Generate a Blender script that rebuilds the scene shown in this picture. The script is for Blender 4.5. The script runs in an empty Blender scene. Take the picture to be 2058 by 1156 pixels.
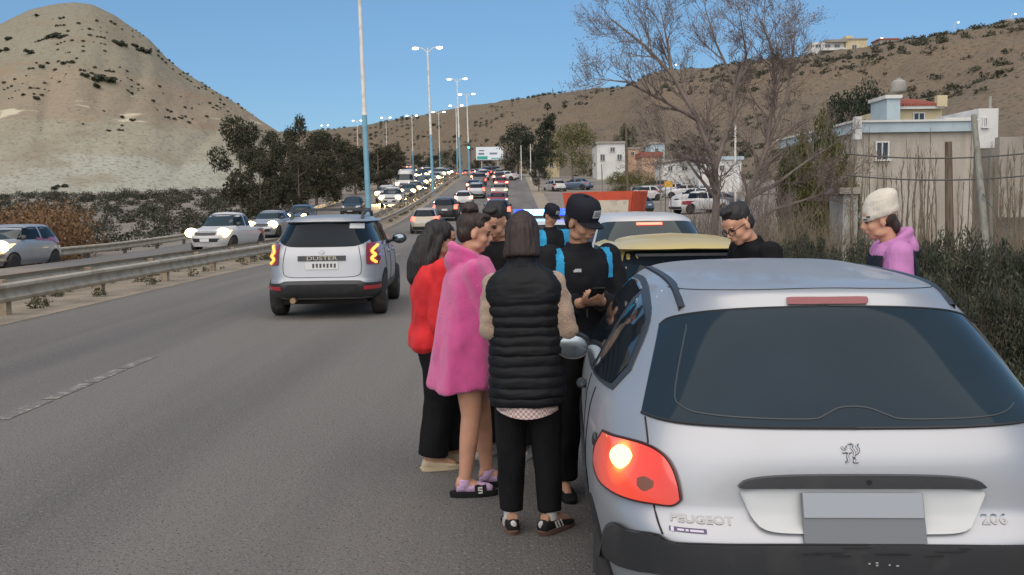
import bpy, bmesh, math, random
import numpy as np
from mathutils import Vector, Matrix, noise as mn
R = math.radians
S = bpy.context.scene
C = S.collection
random.seed(7)
# ------------------------------------------------------------------ camera
F_, H_, P_, ROLL = 2050.0, 1.69, math.atan(161/2050.0), R(0.8)
cd = bpy.data.cameras.new('camera'); cam = bpy.data.objects.new('camera', cd); C.objects.link(cam)
cd.sensor_width = 36; cd.lens = 36*F_/2058; cd.clip_start = .05; cd.clip_end = 6000
fw = Vector((0, math.cos(P_), -math.sin(P_))); up0 = Vector((0, math.sin(P_), math.cos(P_))); rt0 = Vector((1, 0, 0))
rt = rt0*math.cos(ROLL) - up0*math.sin(ROLL); up = up0*math.cos(ROLL) + rt0*math.sin(ROLL)
cam.matrix_world = Matrix(((rt.x, up.x, -fw.x, 0), (rt.y, up.y, -fw.y, 0), (rt.z, up.z, -fw.z, H_), (0, 0, 0, 1)))
S.camera = cam
# ------------------------------------------------------------------ dusk light
W = bpy.data.worlds.new("World"); S.world = W; W.use_nodes = True
nt = W.node_tree; nt.nodes.clear()
sky = nt.nodes.new('ShaderNodeTexSky'); sky.sky_type = 'NISHITA'; sky.sun_disc = False
SUN_EL, SUN_AZ = 12.0, 192.0            # azimuth from +Y, clockwise: behind the camera, a little left
sky.sun_elevation = R(SUN_EL); sky.sun_rotation = R(SUN_AZ); sky.altitude = 1500
sky.air_density = 1.0; sky.dust_density = .1; sky.ozone_density = 3.5
evn = nt.nodes.new('ShaderNodeMix'); evn.data_type = 'RGBA'; evn.inputs[0].default_value = .62    # thin even dusk veil over the whole dome
evn.inputs[7].default_value = (.95, 1.86, 3.05, 1)
bg = nt.nodes.new('ShaderNodeBackground'); bg.inputs[1].default_value = 0.093
wo = nt.nodes.new('ShaderNodeOutputWorld')
nt.links.new(sky.outputs[0], evn.inputs[6]); nt.links.new(evn.outputs[2], bg.inputs[0]); nt.links.new(bg.outputs[0], wo.inputs[0])
sd = bpy.data.lights.new('sun', 'SUN'); sd.energy = 2.3; sd.angle = R(110); sd.color = (1, .86, .72)
sun = bpy.data.objects.new('sun', sd); C.objects.link(sun)
_el, _az = R(55), R(SUN_AZ)             # the bright western twilight: broad and soft
sdir = Vector((math.sin(_az)*math.cos(_el), math.cos(_az)*math.cos(_el), math.sin(_el)))
sun.rotation_euler = sdir.to_track_quat('Z', 'Y').to_euler()
vs = S.view_settings; vs.view_transform = 'Standard'; vs.look = 'None'; vs.gamma = 1; vs.use_curve_mapping = False
vs.exposure = 0.8
S.cycles.max_bounces = 6; S.cycles.transparent_max_bounces = 8
S.cycles.use_denoising = True
# ------------------------------------------------------------------ helpers
def atd(x, y, D):
    r = fw + rt*((x-1029)/F_) + up*((578-y)/F_)
    return r*(D/r.y) + Vector((0, 0, H_))
def atz(x, y, z=0.):
    r = fw + rt*((x-1029)/F_) + up*((578-y)/F_)
    return r*((z-H_)/r.z) + Vector((0, 0, H_))
def lerp(a, b, t): return a+(b-a)*t
def tab(pts):
    xs = [p[0] for p in pts]; ys = [p[1] for p in pts]
    n = len(xs); m = []
    d = [(ys[i+1]-ys[i])/(xs[i+1]-xs[i]) for i in range(n-1)]
    for i in range(n):
        if i == 0: m.append(d[0])
        elif i == n-1: m.append(d[-1])
        else: m.append(0 if d[i-1]*d[i] <= 0 else 2*d[i-1]*d[i]/(d[i-1]+d[i]))
    def f(x):
        if x <= xs[0]: return ys[0]
        if x >= xs[-1]: return ys[-1]
        i = 0
        while x > xs[i+1]: i += 1
        h = xs[i+1]-xs[i]; t = (x-xs[i])/h
        return (ys[i]*(2*t**3-3*t*t+1)+m[i]*h*(t**3-2*t*t+t)+ys[i+1]*(-2*t**3+3*t*t)+m[i+1]*h*(t**3-t*t))
    return f
class MB:
    def __init__(s): s.v = []; s.f = []
    def add(s, vs, fs):
        o = len(s.v); s.v += [tuple(v) for v in vs]; s.f += [tuple(i+o for i in f) for f in fs]; return s
    def box(s, c, d, rz=0, rx=0, ry=0):
        m = Matrix.Rotation(rz, 3, 'Z') @ Matrix.Rotation(rx, 3, 'X') @ Matrix.Rotation(ry, 3, 'Y'); c = Vector(c)
        vs = [c+m @ Vector((d[0]/2*a, d[1]/2*b, d[2]/2*e)) for e in (-1, 1) for b in (-1, 1) for a in (-1, 1)]
        return s.add(vs, [(0, 2, 3, 1), (4, 5, 7, 6), (0, 1, 5, 4), (2, 6, 7, 3), (0, 4, 6, 2), (1, 3, 7, 5)])
    def hexa(s, bot, top):
        n = len(bot); return s.add(list(bot)+list(top), [tuple(range(n-1, -1, -1)), tuple(range(n, 2*n))]+[(i, (i+1) % n, n+(i+1) % n, n+i) for i in range(n)])
    def tube(s, pts, rs, n=8, cap=True):
        pts = [Vector(p) for p in pts]
        if not hasattr(rs, '__len__'): rs = [rs]*len(pts)
        vs = []; fs = []; prev = None
        for i, p in enumerate(pts):
            t = (pts[min(i+1, len(pts)-1)]-pts[max(i-1, 0)])
            t = t.normalized() if t.length > 1e-9 else Vector((0, 0, 1))
            a = prev - t*prev.dot(t) if prev is not None else t.orthogonal()
            if a.length < 1e-6: a = t.orthogonal()
            a.normalize(); prev = a; b = t.cross(a)
            for k in range(n):
                q = 2*math.pi*k/n; vs.append(p+(a*math.cos(q)+b*math.sin(q))*rs[i])
        for i in range(len(pts)-1):
            for k in range(n):
                fs.append((i*n+k, i*n+(k+1) % n, (i+1)*n+(k+1) % n, (i+1)*n+k))
        if cap: fs += [tuple(range(n-1, -1, -1)), tuple((len(pts)-1)*n+k for k in range(n))]
        return s.add(vs, fs)
    def loft(s, rings, cap=True):
        n = len(rings[0]); vs = [v for r in rings for v in r]; fs = []
        for i in range(len(rings)-1):
            for k in range(n): fs.append((i*n+k, i*n+(k+1) % n, (i+1)*n+(k+1) % n, (i+1)*n+k))
        if cap: fs += [tuple(range(n-1, -1, -1)), tuple((len(rings)-1)*n+k for k in range(n))]
        return s.add(vs, fs)
    def ell(s, c, r, rot=None, nu=14, nv=9):
        c = Vector(c); m = rot if rot is not None else Matrix.Identity(3); vs = []; fs = []
        for j in range(1, nv):
            ph = math.pi*j/nv
            for i in range(nu):
                th = 2*math.pi*i/nu
                vs.append(c+m @ Vector((r[0]*math.sin(ph)*math.cos(th), r[1]*math.sin(ph)*math.sin(th), r[2]*math.cos(ph))))
        vs += [c+m @ Vector((0, 0, r[2])), c-m @ Vector((0, 0, r[2]))]; T = len(vs)-2
        for j in range(nv-2):
            for i in range(nu): fs.append((j*nu+i, (j+1)*nu+i, (j+1)*nu+(i+1) % nu, j*nu+(i+1) % nu))
        for i in range(nu):
            fs.append((T, i, (i+1) % nu)); fs.append((T+1, (nv-2)*nu+(i+1) % nu, (nv-2)*nu+i))
        return s.add(vs, fs)
    def disc(s, c, ax, r, t, n=16):
        c = Vector(c); ax = Vector(ax).normalized(); return s.tube([c-ax*t/2, c+ax*t/2], r, n)
    def lathe(s, prof, c, ax, n=24):   # prof: (along axis, radius)
        c = Vector(c); ax = Vector(ax).normalized(); a = ax.orthogonal().normalized(); b = ax.cross(a)
        return s.loft([[c+ax*h+(a*math.cos(2*math.pi*k/n)+b*math.sin(2*math.pi*k/n))*r for k in range(n)] for h, r in prof])
    def grid(s, rows):
        n = len(rows[0]); vs = [v for r in rows for v in r]
        return s.add(vs, [(i*n+k, i*n+k+1, (i+1)*n+k+1, (i+1)*n+k) for i in range(len(rows)-1) for k in range(n-1)])
    def mesh(s, name, m=None, smooth=35):
        me = bpy.data.meshes.new(name); me.from_pydata(s.v, [], s.f)
        if m: me.materials.append(m)
        if smooth:
            me.polygons.foreach_set('use_smooth', [True]*len(me.polygons))
            me.set_sharp_from_angle(angle=R(smooth))
        me.update(); return me
    def build(s, name, m=None, parent=None, smooth=35):
        return link(name, s.mesh(name, m, smooth), parent)
def link(name, data, parent=None, loc=None):
    o = bpy.data.objects.new(name, data); C.objects.link(o)
    if parent: o.parent = parent
    if loc is not None: o.location = loc
    return o
def tag(o, label=None, cat=None, group=None, kind=None):
    for k, v in (('label', label), ('category', cat), ('group', group), ('kind', kind)):
        if v: o[k] = v
    return o
def empty(name, loc=(0, 0, 0), rz=0, label=None, cat=None, group=None):
    o = link(name, None, None, loc); o.rotation_euler.z = rz; o.empty_display_size = .2
    return tag(o, label, cat, group)
def copy_tree(o, parent=None):
    c = o.copy(); C.objects.link(c)
    if parent: c.parent = parent
    for ch in o.children: copy_tree(ch, c)
    return c
def recalc(me):
    bm = bmesh.new(); bm.from_mesh(me); bmesh.ops.recalc_face_normals(bm, faces=bm.faces); bm.to_mesh(me); bm.free()
# ------------------------------------------------------------------ materials
def M(name, col, rough=.7, metal=0., nz=None, nz2=None, nz3=None, bump=None, coat=0., emit=None, spec=None, sheen=0., alpha=None):
    m = bpy.data.materials.new(name); m.use_nodes = True; t = m.node_tree; b = t.nodes['Principled BSDF']
    b.inputs['Base Color'].default_value = (*col, 1); b.inputs['Roughness'].default_value = rough; b.inputs['Metallic'].default_value = metal
    if coat: b.inputs['Coat Weight'].default_value = coat; b.inputs['Coat Roughness'].default_value = .06
    if spec is not None: b.inputs['Specular IOR Level'].default_value = spec
    if sheen: b.inputs['Sheen Weight'].default_value = sheen; b.inputs['Sheen Roughness'].default_value = .4
    if emit: b.inputs['Emission Color'].default_value = (*emit[0], 1); b.inputs['Emission Strength'].default_value = emit[1]
    tc = None
    def co(stretch=None):
        nonlocal tc
        if tc is None: tc = t.nodes.new('ShaderNodeTexCoord')
        if stretch is None: return tc.outputs['Object']
        mp = t.nodes.new('ShaderNodeMapping'); mp.inputs['Scale'].default_value = stretch
        t.links.new(tc.outputs['Object'], mp.inputs[0]); return mp.outputs[0]
    def noi(scale, detail, stretch=None):
        n = t.nodes.new('ShaderNodeTexNoise'); n.inputs['Scale'].default_value = scale; n.inputs['Detail'].default_value = detail
        t.links.new(co(stretch), n.inputs['Vector']); return n.outputs['Fac']
    src = None
    for q in (nz, nz2, nz3):
        if not q: continue
        # (scale, colour2, lo, hi, [stretch])
        rp = t.nodes.new('ShaderNodeValToRGB'); rp.color_ramp.elements[0].position = q[2]; rp.color_ramp.elements[1].position = q[3]
        t.links.new(noi(q[0], 5, q[4] if len(q) > 4 else None), rp.inputs[0])
        mx = t.nodes.new('ShaderNodeMix'); mx.data_type = 'RGBA'
        t.links.new(rp.outputs[0], mx.inputs[0])
        if src is None: mx.inputs[6].default_value = (*col, 1)
        else: t.links.new(src, mx.inputs[6])
        mx.inputs[7].default_value = (*q[1], 1); src = mx.outputs[2]
    if src is not None: t.links.new(src, b.inputs['Base Color'])
    if bump:
        bn = t.nodes.new('ShaderNodeBump'); bn.inputs['Strength'].default_value = bump[1]; bn.inputs['Distance'].default_value = bump[2] if len(bump) > 2 else .01
        t.links.new(noi(bump[0], 4, bump[3] if len(bump) > 3 else None), bn.inputs['Height']); t.links.new(bn.outputs[0], b.inputs['Normal'])
    return m
def emi(name, col, st): 
    return M(name, tuple(min(1, c) for c in col), .4, emit=(col, st))
# ------------------------------------------------------------------ land
_zr = tab([(-40, 0), (40, 0), (50, .12), (60, .36), (75, .95), (90, 1.75), (112, 3.1), (140, 5), (167, 6.6), (202, 8), (252, 9.4), (277, 10.8), (307, 13), (346, 15.6), (425, 20.6), (470, 22.5), (600, 24)])
def zr(y): return _zr(y)
def cx(y):
    if y < 205: return 0.
    if y < 270: return -.0028*(y-205)**2
    return -11.83-.364*(y-270)
m_asph = M('asphalt_grey', (.118, .112, .103), .86, nz=(.62, (.178, .166, .147), .40, .60, (1, .045, 1)), nz2=(42, (.215, .2, .178), .56, .66), nz3=(55, (.055, .053, .05), .57, .66), bump=(75, 1., .02))
m_asph2 = M('asphalt_oncoming', (.13, .122, .112), .85, nz=(.4, (.16, .15, .135), .4, .62, (1, .12, 1)), bump=(120, .4, .01))
m_sand = M('dry_sand', (.30, .25, .185), .95, nz=(1.3, (.2, .17, .125), .42, .62), nz2=(22, (.36, .31, .24), .5, .7), bump=(40, .6, .03))
m_dirt = M('gravel_dirt', (.215, .185, .15), .95, nz=(.22, (.155, .138, .115), .4, .62), nz2=(9, (.26, .225, .18), .5, .7), bump=(12, .5, .05))
m_line = M('worn_white_paint', (.34, .31, .25), .8, nz=(9, (.15, .14, .125), .36, .5), nz2=(30, (.14, .13, .12), .5, .6))
ys = [-25, -10, 0, 5, 10, 15, 20, 25, 30, 35, 40, 46, 52, 58, 64, 70, 77, 84, 92, 100, 110, 120, 130, 140, 152, 164, 176, 188, 200, 210, 220, 230, 240, 250, 260, 270, 282, 295, 310, 328, 346, 365, 390, 420, 450, 480]
def strip(name, x0, x1, dz, m, nx=2, kind='structure', ysl=None):
    rows = []
    for y in (ysl or ys):
        c = cx(y); rows.append([(lerp(x0, x1, i/nx)+c, y, zr(y)+dz) for i in range(nx+1)])
    return tag(MB().grid(rows).build(name, m, smooth=0), kind=kind)
strip('road', -7.8, 2.35, 0, m_asph, 6)
strip('oncoming_road', -16.2, -10.0, -.02, m_asph2, 4)
strip('median_strip', -10.0, -7.8, .005, m_sand, 6)
strip('road_shoulder', 2.35, 3.6, -.012, m_sand, 3)
# ground sheet reaching the horizon
gx = [-3000, -1200, -600, -350, -220, -150, -110, -80, -60, -45, -34, -26, -20, -16.5, -10, -7.5, 2.3, 3.5, 5, 7, 10, 14, 19, 25, 32, 40, 50, 62, 78, 100, 130, 170, 230, 320, 600, 1200, 3000]
def gz(x, y):
    z = zr(max(-40, min(y, 480)))
    xo = x-cx(min(y, 480))
    if xo > 3: z = z*(1-.12*min(1, (xo-3)/30)) + .1*mn.noise((x*.15, y*.15, 3))
    if xo < -16: z -= .5*min(1, (-16-xo)/8) - .25*mn.noise((x*.1, y*.1, 1))
    return z-.06
rows = []
for y in [-3000, -600, -100]+ys+[560, 700, 1000, 1800, 4000]:
    rows.append([(x+(cx(min(y, 480)) if -60 < x < 60 else 0), y, gz(x+(cx(min(y, 480)) if -60 < x < 60 else 0), y)) for x in gx])
tag(MB().grid(rows).build('ground', m_dirt, smooth=60), kind='structure')
# painted lane dashes (worn)
b = MB()
for y0 in [-5.2, 8.3]+list(np.arange(21.8, 200, 13.5)):
    for k in range(4):
        ya, yb = y0+k*.9, y0+k*.9+.86
        b.add([(-4.31+.02*mn.noise((ya, 0, 0)), ya, zr(ya)+.005), (-4.17, ya, zr(ya)+.005), (-4.17, yb, zr(yb)+.005), (-4.31, yb, zr(yb)+.005)], [(0, 1, 2, 3)])
tag(b.build('lane_line', m_line, smooth=0), kind='structure')
b = MB(); b.grid([[(-10.35+cx(y), y, zr(y)-.014), (-10.25+cx(y), y, zr(y)-.014)] for y in ys])
tag(b.build('edge_line', m_line, smooth=0), kind='structure')
# ------------------------------------------------------------------ hills
def interp(pts, x):
    xs = [p[0] for p in pts]; ysl = [p[1] for p in pts]
    return float(np.interp(x, xs, ysl))
def ridge(name, prof, dist, foot, m, nx=140, nt_=44, shape=1.0, rough=1.0, back=1.7, seed=0, gully=0):
    """prof: crest as seen from the road (px, px) ; dist: crest distance ; foot: foot distance - all metres in the world"""
    x0, x1 = prof[0][0], prof[-1][0]; rows = []
    for j in range(nt_+1):
        t = back*j/nt_; row = []
        for i in range(nx+1):
            px = lerp(x0, x1, i/nx); Dc = interp(dist, px); Df = interp(foot, px)
            c = atd(px, interp(prof, px), Dc); D = lerp(Df, Dc, t); az = c.x/c.y
            zf = gz(az*Df, Df)-1.5
            if t <= 1: h = zf+(c.z-zf)*(shape(t) if callable(shape) else t**shape)
            else: h = c.z-(t-1)*(c.z-zf)*.25
            w = min(1, t*2.5)*min(1, abs(1-t)*6+.06)
            if gully:
                gg = mn.noise((az*D*.085+seed+.02*(D-150), D*.012, 3)); h -= gully*w*(max(0, 1-abs(gg)*4)**2)*min(1, max(0, 1.15-t)*1.6)
            h += rough*w*(1.6*mn.noise((az*D*.045+seed, D*.045, 0))+.8*mn.noise((az*D*.15, D*.15, seed))+.35*mn.noise((az*D*.5, D*.5, seed)))
            row.append((az*D, D, h))
        rows.append(row)
    o = MB().grid(rows).build(name, m, smooth=0)
    o.data.polygons.foreach_set('use_smooth', [True]*len(o.data.polygons))
    return tag(o, kind='structure'), rows
def hill_mat(name, base, layers, speck, sscale, slo, shi, white=False):
    """layers: (z position, colour): rock strata"""
    m = bpy.data.materials.new(name); m.use_nodes = True; t = m.node_tree; B = t.nodes['Principled BSDF']; B.inputs['Roughness'].default_value = .95
    B.inputs['Specular IOR Level'].default_value = .1
    tc = t.nodes.new('ShaderNodeTexCoord'); sx = t.nodes.new('ShaderNodeSeparateXYZ'); t.links.new(tc.outputs['Object'], sx.inputs[0])
    n = t.nodes.new('ShaderNodeTexNoise'); n.inputs['Scale'].default_value = .035; n.inputs['Detail'].default_value = 6; t.links.new(tc.outputs['Object'], n.inputs['Vector'])
    zmax = layers[-1][0]
    ma = t.nodes.new('ShaderNodeMath'); ma.operation = 'MULTIPLY_ADD'; ma.inputs[1].default_value = 11.; t.links.new(n.outputs['Fac'], ma.inputs[0]); t.links.new(sx.outputs['Z'], ma.inputs[2])
    mb = t.nodes.new('ShaderNodeMath'); mb.operation = 'MULTIPLY_ADD'; mb.inputs[1].default_value = 1/zmax; mb.inputs[2].default_value = -5.5/zmax; t.links.new(ma.outputs[0], mb.inputs[0])
    cr = t.nodes.new('ShaderNodeValToRGB'); el = cr.color_ramp.elements
    for i, (z, c) in enumerate(layers):
        e = el[i] if i < 2 else el.new(1)
        e.position = z/zmax; e.color = (*c, 1)
    t.links.new(mb.outputs[0], cr.inputs[0])
    src = cr.outputs[0]
    for sc, col, lo, hi, st in ((.09, base, .47, .66, (1, 1, 2.2)), (1.6, tuple(c*.82 for c in base), .5, .72, (1, 1, 1)), (sscale, speck, slo, shi, (1, 1, 1.8))):
        mp = t.nodes.new('ShaderNodeMapping'); mp.inputs['Scale'].default_value = st; t.links.new(tc.outputs['Object'], mp.inputs[0])
        nn = t.nodes.new('ShaderNodeTexNoise'); nn.inputs['Scale'].default_value = sc; nn.inputs['Detail'].default_value = 5; t.links.new(mp.outputs[0], nn.inputs['Vector'])
        r_ = t.nodes.new('ShaderNodeValToRGB'); r_.color_ramp.elements[0].position = lo; r_.color_ramp.elements[1].position = hi; t.links.new(nn.outputs['Fac'], r_.inputs[0])
        mx = t.nodes.new('ShaderNodeMix'); mx.data_type = 'RGBA'; t.links.new(r_.outputs[0], mx.inputs[0]); t.links.new(src, mx.inputs[6]); mx.inputs[7].default_value = (*col, 1); src = mx.outputs[2]
    if white:   # pale chalky outcrops in a band halfway up, a rusty streak of soil on the right shoulder
        for zc, zw, sc, lo, hi, col in ((19.5, 3.2, .16, .60, .66, (.47, .43, .32)), (22, 6, .05, .60, .72, (.27, .185, .12))):
            sb = t.nodes.new('ShaderNodeMath'); sb.operation = 'SUBTRACT'; sb.inputs[1].default_value = zc; t.links.new(sx.outputs['Z'], sb.inputs[0])
            ab = t.nodes.new('ShaderNodeMath'); ab.operation = 'ABSOLUTE'; t.links.new(sb.outputs[0], ab.inputs[0])
            lt_ = t.nodes.new('ShaderNodeMath'); lt_.operation = 'LESS_THAN'; lt_.inputs[1].default_value = zw; t.links.new(ab.outputs[0], lt_.inputs[0])
            mp = t.nodes.new('ShaderNodeMapping'); mp.inputs['Scale'].default_value = (.6, .6, 2.5); mp.inputs['Location'].default_value = (zc*3, 0, 0); t.links.new(tc.outputs['Object'], mp.inputs[0])
            nn = t.nodes.new('ShaderNodeTexNoise'); nn.inputs['Scale'].default_value = sc; nn.inputs['Detail'].default_value = 6; t.links.new(mp.outputs[0], nn.inputs['Vector'])
            r_ = t.nodes.new('ShaderNodeValToRGB'); r_.color_ramp.elements[0].position = lo; r_.color_ramp.elements[1].position = hi; t.links.new(nn.outputs['Fac'], r_.inputs[0])
            mm = t.nodes.new('ShaderNodeMath'); mm.operation = 'MULTIPLY'; t.links.new(r_.outputs[0], mm.inputs[0]); t.links.new(lt_.outputs[0], mm.inputs[1])
            mx = t.nodes.new('ShaderNodeMix'); mx.data_type = 'RGBA'; t.links.new(mm.outputs[0], mx.inputs[0]); t.links.new(src, mx.inputs[6]); mx.inputs[7].default_value = (*col, 1); src = mx.outputs[2]
    t.links.new(src, B.inputs['Base Color'])
    bn = t.nodes.new('ShaderNodeBump'); bn.inputs['Strength'].default_value = .7; bn.inputs['Distance'].default_value = .6
    nb = t.nodes.new('ShaderNodeTexNoise'); nb.inputs['Scale'].default_value = .5; nb.inputs['Detail'].default_value = 8; t.links.new(tc.outputs['Object'], nb.inputs['Vector'])
    t.links.new(nb.outputs['Fac'], bn.inputs['Height']); t.links.new(bn.outputs[0], B.inputs['Normal'])
    return m
m_mound = hill_mat('pale_clay_hill', (.235, .205, .15), [(0, (.31, .315, .265)), (9.6, (.33, .33, .275)), (10.1, (.29, .28, .215)), (16, (.28, .26, .195)), (17.5, (.26, .215, .158)), (24, (.27, .22, .16)), (25.5, (.235, .215, .16)), (31, (.245, .23, .175)), (41, (.225, .213, .165))], (.13, .12, .085), 1.5, .655, .70, True)
m_ridge = hill_mat('scrubby_hillside', (.175, .14, .10), [(0, (.155, .13, .098)), (20, (.16, .13, .098)), (36, (.185, .14, .098)), (48, (.165, .135, .098)), (62, (.18, .155, .11))], (.085, .08, .06), 1.0, .53, .66)
mprof = [(-420, 300), (-200, 170), (-60, 85), (0, 45), (60, 16), (110, 5), (150, 1), (185, 6), (230, 28), (300, 76), (340, 120), (380, 150), (430, 180), (480, 210), (520, 238), (560, 264), (620, 300), (680, 345)]
hill, hrows = ridge('hill', mprof, [(-420, 190), (150, 200), (680, 215)], [(-420, 120), (680, 150)], m_mound, 150, 60, lambda t: .12*t+.88*(t**1.15)*(1.0), 1.0, 1.9, 5, .8)
rprof = [(380, 275), (560, 268), (620, 264), (700, 257), (760, 247), (850, 232), (950, 214), (1030, 204), (1110, 192), (1180, 186), (1240, 180), (1270, 174), (1295, 158), (1330, 148), (1420, 140), (1520, 131), (1620, 119), (1700, 110), (1760, 100), (1900, 78), (2058, 52), (2300, 20), (2600, -10)]
ridge_o, rrows = ridge('hillside', rprof, [(380, 760), (700, 720), (950, 600), (1290, 440), (1620, 360), (2058, 300), (2600, 260)], [(380, 470), (700, 470), (950, 330), (1290, 175), (1620, 120), (2058, 90), (2600, 80)], m_ridge, 210, 60, lambda t: .25*t+.75*(3*t*t-2*t**3), 1.3, 1.3, 9, 3.0)
# ------------------------------------------------------------------ guard rails
m_galv = M('weathered_galvanised_steel', (.40, .36, .28), .6, .15, nz=(3, (.30, .25, .18), .45, .65), bump=(30, .15))
m_post = M('pale_weathered_wood', (.36, .29, .21), .9, nz=(6, (.26, .2, .14), .45, .65), bump=(30, .4))
m_postd = M('dark_steel_post', (.07, .07, .07), .7)
Wp = [(-.04, 0), (.03, .03), (.04, .075), (-.015, .12), (-.02, .16), (-.02, .17), (-.015, .21), (.04, .255), (.03, .30), (-.04, .33)]
def guardrail(label, X, z0, y0, y1, step, face, pm, ph, pw):
    root = empty('guardrail', (X, y0, zr(y0)), 0, label, 'guardrail')
    y = y0
    while y < y1:
        yb = min(y+step, y1); rows = []
        for q in (y, (y+yb)/2, yb+.06):
            c = cx(q); sag = .012*mn.noise((q*.7, X, 0))
            rows.append([(X+c+face*p[0]+sag-X, q-y0, zr(q)+z0+p[1]+sag-zr(y0)) for p in Wp]+[(X+c+face*(p[0]-.006)+sag-X, q-y0, zr(q)+z0+p[1]+sag-zr(y0)) for p in reversed(Wp)])
        MB().loft(rows).build('rail_beam', m_galv, root, 50)
        c = cx(y); MB().box((c-face*(.05+pw/2), y-y0+.1, zr(y)+ph/2-.1-zr(y0)), (pw, pw*1.1, ph+.1), R(random.uniform(-4, 4)), R(random.uniform(-2, 2))).build('post', pm, root, 0)
        y = yb
    return root
guardrail('long galvanised guardrail on pale wooden posts, nearest the camera along the median', -8.42, .22, 5, 205, 4.0, 1, m_post, .40, .15)
guardrail('second median guardrail with pale posts, on the oncoming side of the weedy strip', -9.72, .2, 7, 205, 4.0, -1, m_post, .52, .15)
guardrail('outer guardrail on dark posts behind the oncoming lanes below the clay hill', -16.6, .12, 24, 100, 4.0, 1, m_postd, .5, .12)
# ------------------------------------------------------------------ lamp posts
m_white = M('white_pole_paint', (.72, .71, .66), .5, nz=(2, (.55, .53, .47), .5, .7)); m_blue = M('pale_blue_pole_paint', (.17, .37, .47), .5, nz=(2, (.14, .3, .38), .5, .7))
m_lampbody = M('lamp_housing_grey', (.4, .4, .4), .5); m_lit = emi('lit_street_lamp', (1, .97, .9), 7)
def lamp(x, y, h, double, label, blue=.42, r=.17, group='twin street lamps down the median', lean=1.0, arm=1.25):
    z = gz(x, y) if abs(x-cx(min(y, 480))) > 20 else zr(y)
    root = empty('street_lamp', (x, y, z-.05), 0, label, 'street lamp', group)
    root.rotation_euler.y = -R(lean)
    MB().tube([(0, 0, 0), (0, 0, h*blue)], [r, r*.85], 12).build('lower_pole', m_blue if blue > .1 else m_white, root)
    MB().tube([(0, 0, h*blue), (0, 0, h)], [r*.8, r*.5], 12).build('upper_pole', m_white, root)
    MB().lathe([(-.04, r*.9), (.05, r*.95), (.1, r*.8)], (0, 0, h*blue), (0, 0, 1), 12).build('collar', m_white, root)
    for s in ((-1, 1) if double else (1,)):
        MB().tube([(0, 0, h-.6), (s*arm*.4, 0, h-.1), (s*(arm-.25), 0, h+.05)], .05, 6).build('arm', m_white, root)
        hd = MB(); hd.loft([[(s*(arm-.35)+dx*.1, dy*.10, h+.02+dz*.06) for dx, dy, dz in ((0, -1, -1), (0, 1, -1), (0, 1, 1), (0, -1, 1))], [(s*arm, dy*.2, h+.04+dz*.1) for dy, dz in ((-1, -1), (1, -1), (1, 1), (-1, 1))], [(s*(arm+.45), dy*.12, h+.06+dz*.05) for dy, dz in ((-1, -1), (1, -1), (1, 1), (-1, 1))]])
        recalc_b = hd.build('lamp_head', m_lampbody, root, 40); recalc(recalc_b.data)
        MB().ell((s*(arm+.05), -.05, h-.06), (.34, .2, .13)).build('lit_bulb', m_lit, recalc_b)
    return root
for i, (px, py, D, h, lb) in enumerate([(741, 410, 60, 16.4, 'nearest twin street lamp post, its head out of sight above the frame'), (869, 330, 112, 16, 'second twin street lamp post down the median, pale blue below and white above'), (925, 330, 167, 16, 'third twin street lamp post along the median, just right of the second'), (943, 325, 202, 16, 'fourth twin street lamp post along the median, rightmost of the row')]):
    p = atd(px, py, D); lamp(p.x, D, h, True, lb)
for (px, D, lb) in ((919, 232, 'thin far street lamp close behind the third median lamp'), (884, 254, 'far twin street lamp on the bend, rightmost of the five beyond the traffic'), (830, 279, 'far twin street lamp on the bend above the oncoming headlights'), (778, 308, 'far twin street lamp on the bend, above the left trees'), (720, 348, 'far twin street lamp on the bend beside the nearest pole'), (655, 425, 'farthest twin street lamp above the dark eucalyptus trees')):
    p = atd(px, 320, D); lamp(p.x, D, 16, True, lb, .4, .15, 'far street lamps on the bend', .3)
# lamps on the ridge
for (px, py, D, lb) in ((1765, 76, 368, 'small lit lamp behind the cream house on the ridge'), (1886, 68, 345, 'lit lamp on the right ridge, lower of the close pair'), (1918, 45, 338, 'lit lamp on the right ridge, taller of the close pair'), (2032, 28, 318, 'lit lamp beside the brick hut on the right ridge'), (2000, 57, 325, 'faint lit lamp low on the ridge left of the brick hut'), (1352, 130, 415, 'small lit lamp on the ridge seen through the bare tree')):
    p = atd(px, py, D); lp = lamp(p.x, D, 6.5, False, lb, 0, .1, 'lit lamps along the ridge', 0); lp.location.z = p.z-6.5
# ------------------------------------------------------------------ masonry
def wallm(n, c, dk=.75): return M(n, c, .9, nz=(.7, tuple(q*dk for q in c), .45, .7), nz2=(5, tuple(q*.88 for q in c), .5, .7), bump=(15, .2))
m_beige = M('bare_rendered_wall', (.43, .39, .335), .92, nz=(.9, (.30, .26, .21), .45, .72, (2.5, 2.5, .3)), nz2=(7, (.37, .335, .285), .5, .7), bump=(15, .3))
m_pblue = wallm('pale_blue_parapet', (.42, .52, .56)); m_cream = wallm('cream_render', (.60, .51, .32)); m_whitew = wallm('white_render', (.66, .66, .63)); m_peach = wallm('peach_render', (.55, .36, .24))
m_red = wallm('red_roof_tiles', (.34, .10, .065)); m_brick = wallm('brown_brick', (.25, .16, .11)); m_greyw = wallm('grey_block_wall', (.33, .3, .26)); m_tank = wallm('grey_fibre_tank', (.33, .32, .28))
m_stone = wallm('patchy_whitewash', (.42, .41, .38), .35)
m_glass = M('dark_window_glass', (.03, .04, .05), .12, spec=.6); m_frame = M('white_window_frame', (.6, .6, .58), .5); m_wood = M('weathered_timber', (.17, .125, .085), .9, nz=(4, (.1, .075, .05), .4, .6, (6, 6, .6)), bump=(30, .4))
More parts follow.
